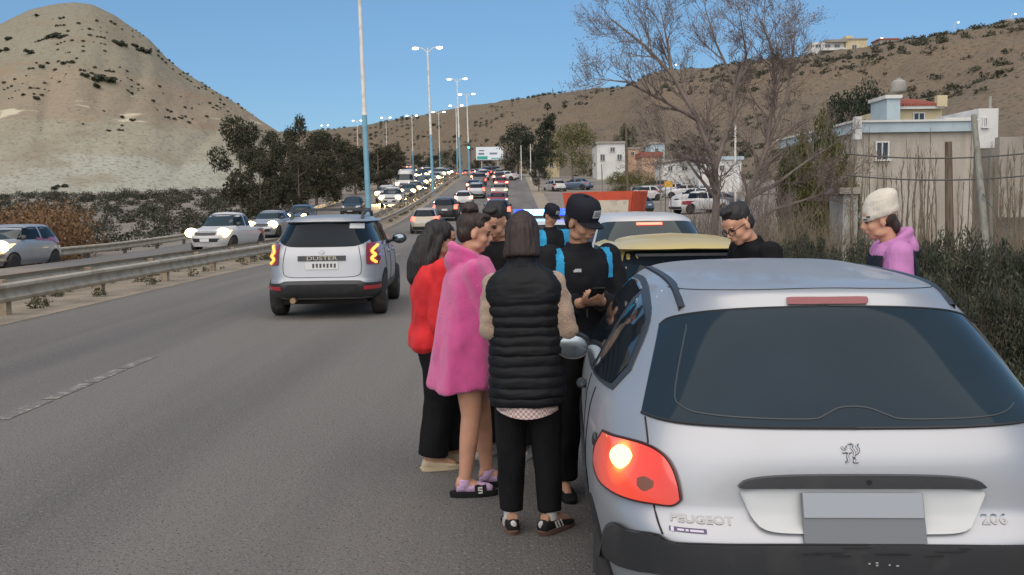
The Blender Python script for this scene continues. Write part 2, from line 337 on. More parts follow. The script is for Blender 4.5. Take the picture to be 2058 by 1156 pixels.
def rect(x0, y0, x1, y1, D):
    a = atd(x0, (y0+y1)/2, D); b = atd(x1, (y0+y1)/2, D); t = atd((x0+x1)/2, y0, D); l = atd((x0+x1)/2, y1, D)
    return a.x, b.x, l.z, t.z
def window(parent, x0, x1, z0, z1, y, bars=1, m=m_frame):
    f = .05*max(1, (x1-x0)); fr = MB()
    for c, d in (((x0+f/2, y, (z0+z1)/2), (f, .1, z1-z0)), ((x1-f/2, y, (z0+z1)/2), (f, .1, z1-z0)), (((x0+x1)/2, y, z1-f/2), (x1-x0-2*f, .1, f)), (((x0+x1)/2, y-.02, z0+f/2), (x1-x0+.1, .16, f))): fr.box(c, d)
    for k in range(bars): fr.box((lerp(x0, x1, (k+1)/(bars+1)), y+.005, (z0+z1)/2), (f*.8, .08, z1-z0-2*f))
    o = fr.build('window', m, parent, 0)
    MB().box(((x0+x1)/2, y+.02, (z0+z1)/2), (x1-x0-f, .04, z1-z0-f)).build('pane', m_glass, o, 0)
    return o
def block(parent, name, x0, x1, z0, z1, y, d, m): return MB().box(((x0+x1)/2, y+d/2, (z0+z1)/2), (x1-x0, d, z1-z0)).build(name, m, parent, 0)
def building(name, label, cat, px, D, depth, m, roof=None, wins=(), zdown=0, group=None):
    x0, x1, z0, z1 = rect(*px, D); o = empty(name, ((x0+x1)/2, D, z0-zdown), 0, label, cat, group); ox, oz = (x0+x1)/2, z0-zdown
    block(o, 'wall', x0-ox, x1-ox, 0, z1-oz, 0, depth, m)
    if roof:
        e = .03*(x1-x0)+.1; block(o, 'roof', x0-ox-e, x1-ox+e, z1-oz+.002, z1-oz+max(.15, roof[1]), -e, depth+2*e, roof[0])
    for w in wins:
        a, b, c, d = rect(*w, D); window(o, a-ox, b-ox, c-oz, d-oz, -.03)
    return o, ox, oz
# house with flat roof behind the dry stems
hs, ox, oz = building('flat_roofed_house', 'beige rendered house with pale blue parapet and one small window behind dry stems', 'house', (1722, 262, 1956, 440), 34, 9, m_beige, None, [(1758, 284, 1786, 324)], 1.5)
x0, x1, z0, z1 = rect(1712, 246, 1958, 266, 34)
block(hs, 'parapet', x0-ox, x1-ox, z0-oz+.002, z1-oz, -.18, 9.4, m_pblue); block(hs, 'coping', x0-ox-.08, x1-ox+.08, z1-oz+.002, z1-oz+.07, -.26, 9.6, m_whitew)
x0, x1, z0, z1 = rect(1713, 244, 1726, 282, 34); block(hs, 'chimney', x0-ox-.05, x1-ox-.05, z0-oz, z1-oz+.12, -.45, .26, m_whitew)
# upper house
hs, ox, oz = building('red_roofed_house', 'small cream house with red tiled roof above the flat roofed house', 'house', (1808, 212, 1893, 275), 46, 6, m_cream, None, [(1834, 226, 1858, 254)], 3.0)
x0, x1, z0, z1 = rect(1804, 200, 1896, 214, 46); n = 15
for k in range(n):
    xa, xb = lerp(x0, x1, k/n), lerp(x0, x1, (k+.88)/n); mb = MB(); mb.hexa([(xa-ox, -.35, z0-oz), (xb-ox, -.35, z0-oz), (xb-ox, 3.4, z1-oz+.28), (xa-ox, 3.4, z1-oz+.28)], [(xa-ox+.02, -.35, z0-oz+.09), (xb-ox-.02, -.35, z0-oz+.09), (xb-ox-.02, 3.4, z1-oz+.37), (xa-ox+.02, 3.4, z1-oz+.37)]); mb.build('roof_tile_row', m_red, hs, 0)
x0, x1, z0, z1 = rect(1804, 214, 1893, 220, 46); block(hs, 'fascia', x0-ox, x1-ox, z0-oz, z1-oz, -.3, .12, m_whitew)
x0, x1, z0, z1 = rect(1876, 198, 1896, 216, 46); block(hs, 'chimney', x0-ox, x1-ox, z0-oz, z1-oz+.1, -.42, .3, m_cream)
hs, ox, oz = building('blue_stair_tower', 'pale blue square tower carrying a water tank beside the cream house', 'tower', (1782, 198, 1809, 270), 45, 2, m_pblue, None, (), 3)
x0, x1, z0, z1 = rect(1778, 196, 1812, 200, 45); block(hs, 'cap', x0-ox, x1-ox, z1-oz-.05, z1-oz+.1, -.1, 2.2, m_whitew)
p = atd(1806, 190, 45.8); tk = empty('water_tank', (p.x, 45.8, p.z+.06), 0, 'grey ribbed water tank standing on the pale blue tower', 'water tank')
MB().lathe([(0, .22), (.05, .30), (.12, .33), (.25, .31), (.38, .34), (.5, .31), (.56, .22), (.6, .1)], (0, 0, 0), (0, 0, 1), 18).build('tank_body', m_tank, tk); MB().disc((0, 0, .63), (0, 0, 1), .12, .06).build('lid', m_tank, tk)
building('low_white_wall', 'low white roof wall right of the cream house', 'wall', (1898, 236, 1956, 262), 40, 3, m_whitew, None, (), 2)
o, ox, oz = building('white_tower_house', 'white narrow two level house with stained wall at right edge', 'house', (1966, 218, 2006, 298), 40, 4, m_whitew, None, [(1974, 236, 1984, 258)], 0)
x0, x1, z0, z1 = rect(1996, 192, 2000, 220, 40); block(o, 'pipe', x0-ox, x1-ox, z0-oz, z1-oz, .3, .08, m_tank)
building('white_yard_wall', 'long grey yard wall running out of the frame at right', 'wall', (2009, 274, 2200, 330), 39, .4, m_greyw, None, (), 2)
building('boundary_wall', 'weathered grey boundary wall below the white tower house', 'wall', (1957, 300, 2120, 420), 41.5, .4, m_greyw, None, (), 2)
building('patchy_hut', 'small patchy white hut wall behind the woman in the beanie', 'hut', (1694, 390, 1724, 450), 24, 1.0, m_stone, (m_greyw, .1), (), 1)
# ridge houses
o, ox, oz = building('ridge_house', 'cream and white villa with balcony on the ridge top', 'house', (1700, 80, 1742, 118), 352, 10, m_cream, (m_greyw, .5), [(1712, 90, 1722, 100)], 3)
for nm, px, d, dp, mm in (('white_wing', (1634, 84, 1699, 116), 1, 8, m_whitew), ('balcony', (1646, 98, 1696, 103), -2.2, 3, m_whitew), ('roof_slab', (1660, 80, 1702, 85), -1, 9, m_greyw), ('side_wing', (1743, 90, 1762, 116), 2, 8, m_cream), ('tower_room', (1702, 71, 1716, 80), 1, 5, m_cream)):
    x0, x1, z0, z1 = rect(*px, 352); block(o, nm, x0-ox, x1-ox, z0-oz, z1-oz, d, dp, mm)
for k in range(4):
    x0, x1, z0, z1 = rect(1650+k*12, 104, 1659+k*12, 114, 352); window(o, x0-ox, x1-ox, z0-oz, z1-oz, .9)
for k in range(3):
    x0, x1, z0, z1 = rect(1640+k*19, 88, 1652+k*19, 96, 352); window(o, x0-ox, x1-ox, z0-oz, z1-oz, .9)
building('ridge_block_house', 'grey block house with red tiled lean-to right of the villa on the ridge', 'house', (1768, 80, 1806, 100), 366, 8, m_greyw, (m_red, .5), [(1776, 85, 1784, 93)], 3)
building('low_ridge_shed', 'low red roofed shed beside the grey ridge house', 'shed', (1808, 88, 1836, 98), 366, 6, m_peach, (m_red, .6), (), 3)
o, ox, oz = building('brick_hut', 'square brown brick hut with one opening at the right end of the ridge', 'hut', (2024, 42, 2090, 64), 306, 8, m_brick, (m_greyw, .5), [(2040, 46, 2050, 56)], 3)
# valley houses in the middle distance
building('white_block_house', 'tall white block house with two windows beyond the waste ground', 'house', (1200, 289, 1256, 345), 158, 9, m_whitew, (m_greyw, .35), [(1206, 310, 1216, 324), (1226, 296, 1236, 306), (1240, 310, 1250, 322)], 2)
building('peach_house', 'small peach coloured house right of the tall white one', 'house', (1262, 300, 1284, 326), 165, 6, m_peach, (m_greyw, .3), [(1268, 305, 1275, 313)], 2)
building('grey_blue_house', 'small pale grey house seen through the bare branches', 'house', (1308, 290, 1336, 326), 150, 6, m_pblue, (m_greyw, .3), [(1316, 298, 1324, 308)], 2)
building('white_shed', 'long low white shed with a dark roof line behind the parked cars', 'shed', (1330, 326, 1402, 352), 125, 6, m_whitew, (m_greyw, .3), [(1342, 334, 1352, 344), (1370, 334, 1382, 344)], 2)
building('white_warehouse', 'broad white warehouse end behind the bare tree trunks', 'warehouse', (1404, 322, 1490, 360), 118, 7, m_whitew, (m_pblue, .4), [(1446, 332, 1456, 344)], 2)
building('peach_roof_house', 'low house with a reddish roof left of the white shed', 'house', (1290, 316, 1330, 342), 140, 6, m_peach, (m_red, .7), (), 2)
building('cream_kiosk', 'small cream and orange kiosk under the yellowish tree', 'kiosk', (1096, 322, 1124, 344), 172, 4, m_cream, (m_brick, .4), [(1104, 328, 1112, 337)], 2)
# ------------------------------------------------------------------ billboard, signal, poles, wires
x0, x1, z0, z1 = rect(957, 296, 1011, 321, 292); bb = empty('billboard', ((x0+x1)/2, 292, gz((x0+x1)/2, 292)), 0, 'white roadside billboard with green and dark print at the end of the road', 'billboard'); ox, oz = bb.location.x, bb.location.z
block(bb, 'panel', x0-ox, x1-ox, z0-oz, z1-oz, 0, .3, M('billboard_white', (.72, .78, .82), .5))
block(bb, 'frame', x0-ox-.12, x1-ox+.12, z0-oz-.15, z1-oz+.15, .301, .15, m_lampbody)
mg = M('print_green', (.02, .36, .3), .6); md = M('print_grey', (.16, .2, .26), .6)
for a, b_, c, d, m in ((.03, .42, .04, .28, mg), (.08, .3, .4, .55, md), (.5, .78, .42, .56, md), (.55, .9, .06, .14, mg), (.1, .3, .68, .78, md)): block(bb, 'print', lerp(x0, x1, a)-ox, lerp(x0, x1, b_)-ox, lerp(z0, z1, c)-oz, lerp(z0, z1, d)-oz, -.02, .02, m)
for f in (.2, .8): MB().tube([(lerp(x0, x1, f)-ox, .6, -.5), (lerp(x0, x1, f)-ox, .6, z0-oz+.5)], .15, 8).build('leg', m_lampbody, bb)
p = atd(942, 295, 190); tl = empty('traffic_light', (p.x, 190, zr(190)), 0, 'traffic light showing green over the far queue of cars', 'traffic light'); h = p.z-zr(190)
MB().tube([(.35, 0, 0), (.35, 0, h+.5)], .08, 8).build('pole', m_postd, tl); hb = MB().box((0, 0, h+.15), (.34, .25, 1.0)).build('housing', m_postd, tl, 0)
for k, (dz, mm) in enumerate(((-.15, emi('green_signal', (.02, 1, .25), 9)), (.17, m_glass), (.47, m_glass))): MB().ell((0, -.14, h+dz), (.16, .06, .16)).build('lens', mm, hb)
def pole(name, label, a, b, r, m, cat='pole', group=None, arm=None):
    a, b = Vector(a), Vector(b); o = empty(name, a, 0, label, cat, group); MB().tube([(0, 0, -.3), (b-a)*.5, b-a], [r, r*.9, r*.75], 10).build('shaft', m, o)
    if arm:
        for z in arm: MB().box((b-a)+Vector((0, 0, z)), (1.5, .09, .1)).build('crossarm', m, o, 0)
    return o
m_gpole = M('grey_weathered_pole', (.22, .22, .185), .9, nz=(3, (.15, .15, .12), .45, .65, (5, 5, .5)), bump=(30, .3))
p1 = atd(2003, 500, 14); p2 = atd(1957, 232, 15.5); lean = pole('leaning_utility_pole', 'grey wooden utility pole leaning left in front of the flat roofed house', (p1.x, p1.y, -.1), p2, .055, m_gpole, 'utility pole')
q = atd(2085, 560, 13); d = Vector(q)-lean.location; MB().tube([(p2-lean.location)*.63, d],   .007, 5).build('guy_wire', m_postd, lean)
for (xt, yt, xb, yb, D, r, lb) in ((1906, 285, 1912, 500, 17, .075, 'brown timber post among the dry stems'), (1990, 300, 1996, 500, 19, .035, 'slim grey post right of the leaning pole'), (1258, 250, 1262, 392, 95, .11, 'tall thin timber pole beside the tall white house'), (1209, 330, 1212, 372, 90, .06, 'short pale pole on the waste ground'), (1326, 335, 1329, 395, 70, .06, 'short grey pole near the parked cars')):
    b_, t_ = atd(xb, yb, D), atd(xt, yt, D); pole('timber_post', lb, (b_.x, b_.y, min(b_.z, gz(b_.x, D))), t_, r, m_wood if r > .06 else m_gpole, 'post')
for (x, yt, D, lb) in ((1047, 292, 150, 'thin white pole under the dark trees, left of a pair'), (1066, 290, 150, 'thin white pole under the dark trees, right of a pair'), (1478, 250, 60, 'white lamp pole behind the bare tree')):
    t_ = atd(x, yt, D); pole('white_pole', lb, (t_.x, D, gz(t_.x, D)), t_, .07, m_white)
for (x, yt, D, lb) in ((1111, 178, 545, 'small mast on the far ridge, left one'), (1190, 170, 500, 'small mast on the far ridge, right one')):
    t_ = atd(x, yt, D); pole('ridge_mast', lb, (t_.x, D, t_.z-7), t_, .25, m_postd, 'mast', None, (-1.2,))
w = MB()
for dz in (0, .35):
    a, b_ = atd(1700, 352, 17), atd(2140, 344, 16)
    w.tube([a.lerp(b_, t)+Vector((0, 0, dz-.22*4*t*(1-t)*.5)) for t in np.linspace(0, 1, 13)], .012, 5)
tag(w.build('overhead_wires', m_postd), 'two thin dark wires sagging across the front of the house', 'wires')
# wire fence along the hill foot: four posts
m_fp = M('fence_post_dark', (.1, .09, .075), .9)
# ------------------------------------------------------------------ plants
def leafmesh(name, cen, rad, n, size, m, seed=0, flat=1.0, up_bias=.0, shell=.55):
    """n small leaf faces spread through ellipsoidal clumps"""
    g = np.random.default_rng(seed); cen = np.array(cen, float); rad = np.array(rad, float)
    if rad.ndim == 1: rad = np.stack([rad, rad, rad*flat], 1)
    w = (rad.prod(1))**.67; k = g.choice(len(cen), n, p=w/w.sum())
    d = g.normal(size=(n, 3)); d /= np.linalg.norm(d, axis=1)[:, None]
    r = g.uniform(shell**3, 1, n)**(1/3)*g.uniform(.75, 1.12, n)
    P = cen[k]+d*rad[k]*r[:, None]
    a = g.normal(size=(n, 3)); a[:, 2] += up_bias*np.sign(g.uniform(-1, 1, n)); a /= np.linalg.norm(a, axis=1)[:, None]
    b_ = np.cross(a, g.normal(size=(n, 3))); b_ /= np.linalg.norm(b_, axis=1)[:, None]
    s = size*g.uniform(.55, 1.35, n)[:, None]
    V = np.stack([P-a*s, P+b_*s*.42, P+a*s, P-b_*s*.42], 1).reshape(-1, 3)
    me = bpy.data.meshes.new(name); me.vertices.add(4*n); me.vertices.foreach_set('co', V.ravel())
    me.loops.add(4*n); me.loops.foreach_set('vertex_index', np.arange(4*n)); me.polygons.add(n); me.polygons.foreach_set('loop_start', np.arange(0, 4*n, 4)); me.polygons.foreach_set('loop_total', np.full(n, 4))
    me.materials.append(m); me.update(); return me
def leafm(name, c, c2, c3=None, sc=.6): return M(name, c, .75, nz=(sc, c2, .4, .62), nz2=(sc*4, c3, .52, .7) if c3 else None, spec=.25)
m_euc = leafm('eucalyptus_leaves', (.036, .042, .024), (.06, .06, .034), (.088, .068, .042))
m_con = leafm('dark_conifer_leaves', (.017, .026, .016), (.036, .046, .026))
m_yel = leafm('yellowing_leaves', (.09, .10, .032), (.13, .12, .04), (.065, .07, .03))
m_scr = leafm('grey_green_scrub_leaves', (.042, .046, .030), (.075, .075, .050), (.095, .082, .055), 1.2)
m_scrd = leafm('dull_scrub_leaves', (.030, .034, .023), (.055, .056, .038), (.085, .075, .052), .5)
m_dsh = leafm('dark_shrub_leaves', (.034, .044, .029), (.072, .082, .053), (.115, .105, .07), 1.5)
m_bark = M('pale_bark', (.2, .165, .125), .9, nz=(3, (.11, .09, .07), .4, .6, (4, 4, .7)), bump=(20, .5)); m_bark2 = M('dark_bark', (.085, .068, .05), .95, nz=(3, (.05, .04, .03), .4, .6, (4, 4, .7)))
m_twig = M('grey_brown_twigs', (.205, .165, .14), .9, nz=(2, (.15, .115, .10), .4, .6)); m_dryg = M('dry_stems', (.21, .175, .12), .9, nz=(3, (.15, .12, .08), .4, .6)); m_rust = M('rusty_dry_grass', (.20, .115, .055), .95, nz=(1, (.15, .085, .04), .4, .6))
m_grass = M('green_weeds', (.065, .07, .032), .9, nz=(2, (.14, .12, .065), .45, .6))
def tree_proto(kind, seed, h, w, lm, bm_, n, size, trunk_frac=.3):
    g = random.Random(seed); t = MB(); cen = []; rad = []
    lean = g.uniform(-.05, .05)*h
    base = [(0, 0, -.5), (lean*.3, 0, h*.2), (lean*.7, g.uniform(-.1, .1), h*.5), (lean, 0, h*.86)]; r0 = h*.018
    t.tube(base, [r0*1.3, r0, r0*.7, r0*.2], 8)
    nl = 9 if kind != 'conifer' else 16
    for i in range(nl):
        f = lerp(trunk_frac, .92, i/(nl-1)); a = i*2.4+g.uniform(-.5, .5)
        if kind == 'conifer': L = w*.5*(1.08-f)*g.uniform(.75, 1.15)+.2
        elif kind == 'round': L = w*.5*math.sqrt(max(.08, 1-((f-.55)/.5)**2))*g.uniform(.55, .95)
        else: L = w*.5*g.uniform(.45, 1.0)*(1.1-abs(f-.6))
        z0 = f*h*.85; dz = L*g.uniform(.25, .7) if kind != 'conifer' else L*.1
        e = Vector((lean*f+math.cos(a)*L, math.sin(a)*L, z0+dz)); s = Vector((lean*f, 0, z0*.9)); mdl = s.lerp(e, .55)+Vector((0, 0, -.08*L))
        t.tube([s, mdl, e], [r0*.45, r0*.28, r0*.1], 5)
        for q in range(3 if kind != 'conifer' else 2):
            u = g.uniform(.55, 1.05); cr = w*g.uniform(.13, .25)*(1 if kind != 'conifer' else .75)
            cen.append(s.lerp(e, u)+Vector((g.uniform(-1, 1), g.uniform(-1, 1), g.uniform(-.3, 1)))*w*.07); rad.append(cr)
    cen.append((lean, 0, h*.93)); rad.append(w*.12)
    cen = [(c[0], c[1], min(c[2], h-r*.7)) for c, r in zip(cen, rad)]
    return t.mesh('trunk', bm_), leafmesh('crown', cen, rad, n, size, lm, seed, .85)
def put_tree(protos, x, y, z, sx, sz, rz, name, label, cat, group):
    o = empty(name, (x, y, z), rz, label, cat, group); o.scale = (sx, sx, sz)
    link('trunk', protos[0], o); link('crown', protos[1], o); return o
EUC = [tree_proto('loose', 10+i, 9, 6, m_euc, m_bark, 7000, .16, .14) for i in range(4)]
RND = [tree_proto('round', 30+i, 8, 7, m_con, m_bark2, 5200, .15, .22) for i in range(2)]
CON = [tree_proto('conifer', 50, 10, 5, m_con, m_bark2, 4600, .16, .12)]
YEL = [tree_proto('round', 60, 8, 8, m_yel, m_bark, 5200, .15, .22)]
# left cluster: (px centre, top px, base px, px width, distance)
where = ('leftmost, tall with a lopsided top', 'short and wide, just right of the leftmost', 'low in front of the hill end', 'tallest top poking above the rest', 'dense, in the middle of the row', 'leaning over the roof of the pickup truck', 'dark, left of the nearest lamp pole', 'thin, behind the nearest lamp pole', 'low and bushy right of the nearest lamp pole', 'far, over the white van', 'farthest, at the bend', 'far, behind the silver SUV', 'small, between two taller ones')
for i, (px, yt, yb, w, D) in enumerate([(478, 232, 418, 108, 86), (545, 262, 418, 90, 92), (520, 300, 420, 80, 80), (600, 228, 416, 76, 108), (632, 262, 414, 92, 100), (575, 285, 418, 84, 88), (676, 266, 412, 84, 112), (712, 290, 408, 80, 120), (758, 288, 396, 84, 128), (722, 300, 400, 70, 150), (784, 306, 372, 62, 190), (655, 300, 414, 90, 96), (598, 310, 416, 70, 84)]):
    p = atd(px, yt, D); zb = gz(p.x, D); h = p.z-zb; ww = w*D/2050
    put_tree(EUC[i % 4], p.x, D, zb, ww/6, h/9, i*1.7, 'eucalyptus_tree', 'dark eucalyptus of the left roadside row, '+where[i], 'tree', 'eucalyptus trees left of the road')
for i, (P, px, yt, w, D, lb) in enumerate([(RND[0], 1040, 246, 84, 175, 'dark round tree beside the billboard'), (CON[0], 1100, 204, 66, 178, 'tall dark conifer above the round dark tree'), (RND[1], 1075, 270, 80, 168, 'dark spreading tree left of the yellowish one'), (YEL[0], 1150, 246, 98, 140, 'yellowish green rounded tree on the waste ground'), (RND[1], 1082, 322, 46, 118, 'low dark bushy tree at the road edge'), (RND[0], 1256, 248, 44, 172, 'dark tree top behind the tall white house'), (RND[0], 1748, 158, 120, 62, 'broad dark evergreen left of the blue tower, taller half'), (RND[1], 1695, 185, 120, 64, 'broad dark evergreen left of the blue tower, lower half')]):
    p = atd(px, yt, D); zb = gz(p.x, D)
    if P is CON[0]: bh, bw = 10, 5
    elif P is YEL[0]: bh, bw = 8, 8
    else: bh, bw = 8, 7
    put_tree(P, p.x, D, zb, w*D/2050/bw, (p.z-zb)/bh, i*2.1, 'roadside_tree', lb, 'tree', None)
# small dark trees along the far road and behind it
for i, (px, yt, w, D) in enumerate([(800, 300, 44, 235), (870, 312, 40, 300), (905, 300, 40, 310), (840, 312, 40, 330), (958, 318, 34, 300), (985, 322, 28, 300), (760, 300, 50, 250), (1025, 318, 30, 260), (1240, 345, 46, 108), (1290, 342, 56, 104), (1265, 345, 60, 112)]):
    p = atd(px, yt, D); zb = gz(p.x, D)
    put_tree(RND[i % 2] if i < 8 else YEL[0], p.x, D, zb-.3*(p.z-zb), w*D/2050/7, max(.3, (p.z-zb)*1.3/8), i, 'distant_tree' if i < 8 else 'round_bush', 'far dark tree on the hillside where the road bends' if i < 8 else 'brown rounded bush on the waste ground before the white house', 'tree' if i < 8 else 'bush', 'far trees at the bend' if i < 8 else 'brown bushes on the waste ground')
# ---- the bare tree
def bare_tree():
    g = random.Random(4); wood = MB(); leaf_c = []
    def grow(p, d, L, r, lvl):
        pts = [Vector(p)]; rs = [r]; d = Vector(d).normalized(); n = 4 if lvl < 3 else 3
        for k in range(n):
            d = (d+Vector((g.uniform(-.18, .18), g.uniform(-.18, .18), g.uniform(-.05, .16)))).normalized()
            pts.append(pts[-1]+d*L/n); rs.append(max(.0035, r*(1-.75*(k+1)/n)))
        wood.tube(pts, rs, 5 if r > .02 else 3, False)
        if lvl >= 4:
            leaf_c.append(pts[-1]); 
            if g.random() < .5: leaf_c.append(pts[1])
            return
        for k in range(g.randint(5, 7)):
            f = g.uniform(.3, 1.); i = min(n-1, int(f*n)); q = pts[i].lerp(pts[i+1], f*n-i)
            o = d.orthogonal(); o.rotate(Matrix.Rotation(g.uniform(0, 6.28), 3, d)); dd = d*.9+o*g.uniform(.35, .85)+Vector((0, 0, .18))
            grow(q, dd, L*g.uniform(.42, .66), rs[i]*.6, lvl+1)
    D0 = 24
    limbs = [([(1428, 478), (1440, 400), (1436, 330), (1400, 236), (1350, 150), (1296, 92), (1230, 40)], .10), ([(1438, 335), (1470, 240), (1478, 170), (1440, 90), (1420, 25)], .065), ([(1470, 470), (1505, 390), (1540, 300), (1556, 190), (1552, 100), (1530, 45)], .085), ([(1540, 300), (1580, 200), (1594, 110), (1598, 52)], .055), ([(1478, 180), (1500, 110), (1490, 50)], .05), ([(1350, 150), (1342, 90), (1330, 30)], .05), ([(1400, 240), (1330, 200), (1260, 165), (1212, 160)], .05), ([(1500, 400), (1560, 370), (1620, 325), (1660, 300)], .06), ([(1436, 330), (1380, 320), (1320, 330)], .04), ([(1440, 400), (1400, 350), (1350, 280)], .05), ([(1470, 470), (1560, 420), (1640, 395), (1690, 360)], .05), ([(1552, 190), (1570, 150), (1560, 80)], .045)]
    for i, (pp, r) in enumerate(limbs):
        off = g.uniform(-1, 1)*(.0 if i in (0, 2) else 1.)
        pts = [atd(x, y, D0+off*k*.35+(.4 if i in (2, 3, 7, 10, 11) else 0)) for k, (x, y) in enumerate(pp)]
        if i in (0, 2): pts[0].z = -.3
        n = len(pts); rs = [r*(1-.82*k/(n-1)) for k in range(n)]; wood.tube(pts, rs, 7, False)
        for k in range(1, n):
            for q in range(6 if k > 1 else 3):
                f = g.random(); p = pts[k-1].lerp(pts[k], f); d = (pts[k]-pts[k-1]).normalized()
                o = d.orthogonal(); o.rotate(Matrix.Rotation(g.uniform(0, 6.28), 3, d))
                grow(p, d+o*g.uniform(.4, .9)+Vector((-.05, 0, .15)), g.uniform(.55, 1.0), rs[k]*.5+.004, 2)
        grow(pts[-1], pts[-1]-pts[-2], .6, .012, 2)
    root = empty('bare_tree', (atd(1428, 478, D0).x, D0, -.05), 0, 'large leafless tree with spreading grey branches behind the yellow car', 'tree'); iv = Matrix.Translation(-root.location)
    b1 = wood.build('branches', m_twig, root, 80); b1.data.transform(iv)
    lf = link('dry_leaves', leafmesh('dry_leaves', [tuple(c) for c in leaf_c], [.10]*len(leaf_c), min(15000, len(leaf_c)*3), .024, m_twig, 3), root); lf.data.transform(iv)
    return root
bare_tree()
# ---- twiggy shrubs, dry stems, near shrubs
def twig_proto(seed, h, w, n, m, r=.012):
    g = random.Random(seed); b = MB()
    for i in range(n):
        a = g.uniform(0, 6.28); q = g.uniform(0, .25)*w; tip = Vector((math.cos(a)*w*.5*g.uniform(.2, 1), math.sin(a)*w*.5*g.uniform(.2, 1), h*g.uniform(.6, 1.))); s = Vector((math.cos(a)*q, math.sin(a)*q, -.1))
        mid = s.lerp(tip, .5)+Vector((g.uniform(-.1, .1)*w, g.uniform(-.1, .1)*w, .06*h)); b.tube([s, mid, tip], [r, r*.7, r*.25], 3, False)
        for k in range(5):
            f = g.uniform(.3, .95); p = s.lerp(tip, f)+Vector((0, 0, .05*h)); e = p+Vector((g.uniform(-1, 1), g.uniform(-1, 1), g.uniform(.2, 1.2)))*h*.16; b.tube([p, e], [r*.45, r*.15], 3, False)
    return b.mesh('stems', m, 80)
TW = [twig_proto(70+i, 2.5, 2.4, 60, m_twig, .016) for i in range(2)]; TWG = [twig_proto(80+i, 2.2, 2.6, 70, m_dryg, .014) for i in range(2)]
SH = []
for i in range(3):
    g = random.Random(90+i); cen = [(g.uniform(-.7, .7), g.uniform(-.6, .6), g.uniform(.15, 1.0)) for k in range(26)]
    SH.append(leafmesh('foliage', cen, [g.uniform(.14, .34) for k in cen], 8000, .034, m_dsh, 90+i, .9, .6, .3))
WL = leafmesh('foliage', [(random.uniform(-.8, .8), random.uniform(-.7, .7), random.uniform(.3, 2.2)) for k in range(40)], [random.uniform(.22, .48) for k in range(40)], 15000, .06, m_yel, 5, 1.4, 2.0, .2)
SHT = twig_proto(99, 1.2, 1.5, 24, m_bark2, .012)
def shrub(px, yt, D, w, fol, stems, label, group, name='shrub', bh=1.25, bw=1.7, zb=None):
    p = atd(px, yt, D); z = gz(p.x, D) if zb is None else zb; o = empty(name, (p.x, D, z), px*.37, label, 'shrub', group); s = w*D/2050/bw; o.scale = (s, s, max(.3, (p.z-z)/bh))
    if fol: link('foliage', fol, o)
    if stems: link('stems', stems, o)
    return o
near = [(1640, 470, 12.5, 120, 'dark grey green shrub right behind the man in glasses'), (1705, 462, 11.5, 110, 'dark shrub between the man in glasses and the woman in the beanie'), (1690, 500, 10.5, 90, 'low dark shrub over the roof of the silver car'), (1830, 448, 10.5, 120, 'dark shrub behind the shoulders of the woman in the beanie'), (1890, 440, 11.5, 150, 'tall dark shrub right of the woman in the beanie'), (1960, 470, 10.2, 150, 'dark shrub below the leaning pole'), (2030, 455, 11, 150, 'dark shrub at the right edge behind the guy wire'), (1900, 530, 9, 130, 'low shrub near the silver car roof corner'), (1985, 560, 8.8, 150, 'grey green shrub beside the rear window of the silver car'), (2055, 550, 9.2, 150, 'lowest dark shrub at the right edge of the frame'), (1580, 478, 15, 90, 'dull shrub left of the man in glasses head height'), (2090, 480, 12, 150, 'shrub partly cut by the right edge'), (1620, 455, 17, 100, 'dull green shrub under the yellow willow')]
for i, (px, yt, D, w, lb) in enumerate(near): shrub(px, yt, D, w, SH[i % 3], SHT, lb, 'dark shrubs along the right verge')
for i, (px, yt, D, w, lb) in enumerate([(1655, 232, 29, 130, 'yellowish green willow bush right of the bare tree'), (1610, 300, 28, 110, 'yellowish bush low behind the bare tree, left of the willow'), (1690, 300, 31, 90, 'yellowish bush at the corner of the flat roofed house')]): shrub(px, yt, D, w, WL, TWG[0], lb, 'yellowish willow bushes', 'willow_bush', 2.6, 2.3)
for i, (px, yt, D, w) in enumerate([(1500, 340, 22, 150), (1560, 350, 21, 140), (1600, 380, 20, 150), (1650, 395, 19, 150), (1450, 380, 23, 120), (1400, 400, 26, 90), (1690, 420, 18, 110), (1530, 420, 18, 140), (1470, 430, 19, 100), (1740, 425, 19, 100), (2010, 410, 19, 120), (2060, 425, 17, 110)]):
    shrub(px, yt, D, w, None, (TW+TWG)[i % 4], 'leafless twiggy bush in the brown tangle along the right verge', 'leafless bushes along the verge', 'twiggy_bush', 2.5, 2.4)
# dry poplar stems in front of the house
def stem_proto(seed):
    g = random.Random(seed); b = MB(); x = y = 0; pts = []
    for k in range(6): pts.append(Vector((x, y, k*.62-.1))); x += g.uniform(-.06, .06); y += g.uniform(-.06, .06)
    b.tube(pts, [.026, .024, .02, .016, .011, .005], 5, False)
    for k in range(16):
        f = g.uniform(1.2, 4.9); i = int(f); p = pts[i].lerp(pts[i+1], f-i); a = g.uniform(0, 6.28); b.tube([p, p+Vector((math.cos(a)*.09, math.sin(a)*.09, .32))*g.uniform(.5, 1.2)], [.008, .003], 3, False)
    return b.mesh('stem', m_dryg, 80)
STP = [stem_proto(i) for i in range(5)]; g = random.Random(8)
for i in range(66):
    px = g.uniform(1690, 2058) if i < 54 else g.uniform(1970, 2058); D = g.uniform(19, 29); yt = g.choice([262, 280, 300, 320, 345])+g.uniform(-12, 12); p = atd(px, yt, D); z = gz(p.x, D)
    o = link('dry_stem', STP[i % 5], None, (p.x, D, z)); o.rotation_euler.z = i; s = (p.z-z)/3.0; o.scale = (.85, .85, max(.4, s*g.uniform(.75, 1.08))); tag(o, 'tall thin dry stem standing before the beige house wall', 'plant', 'dry stems before the house')
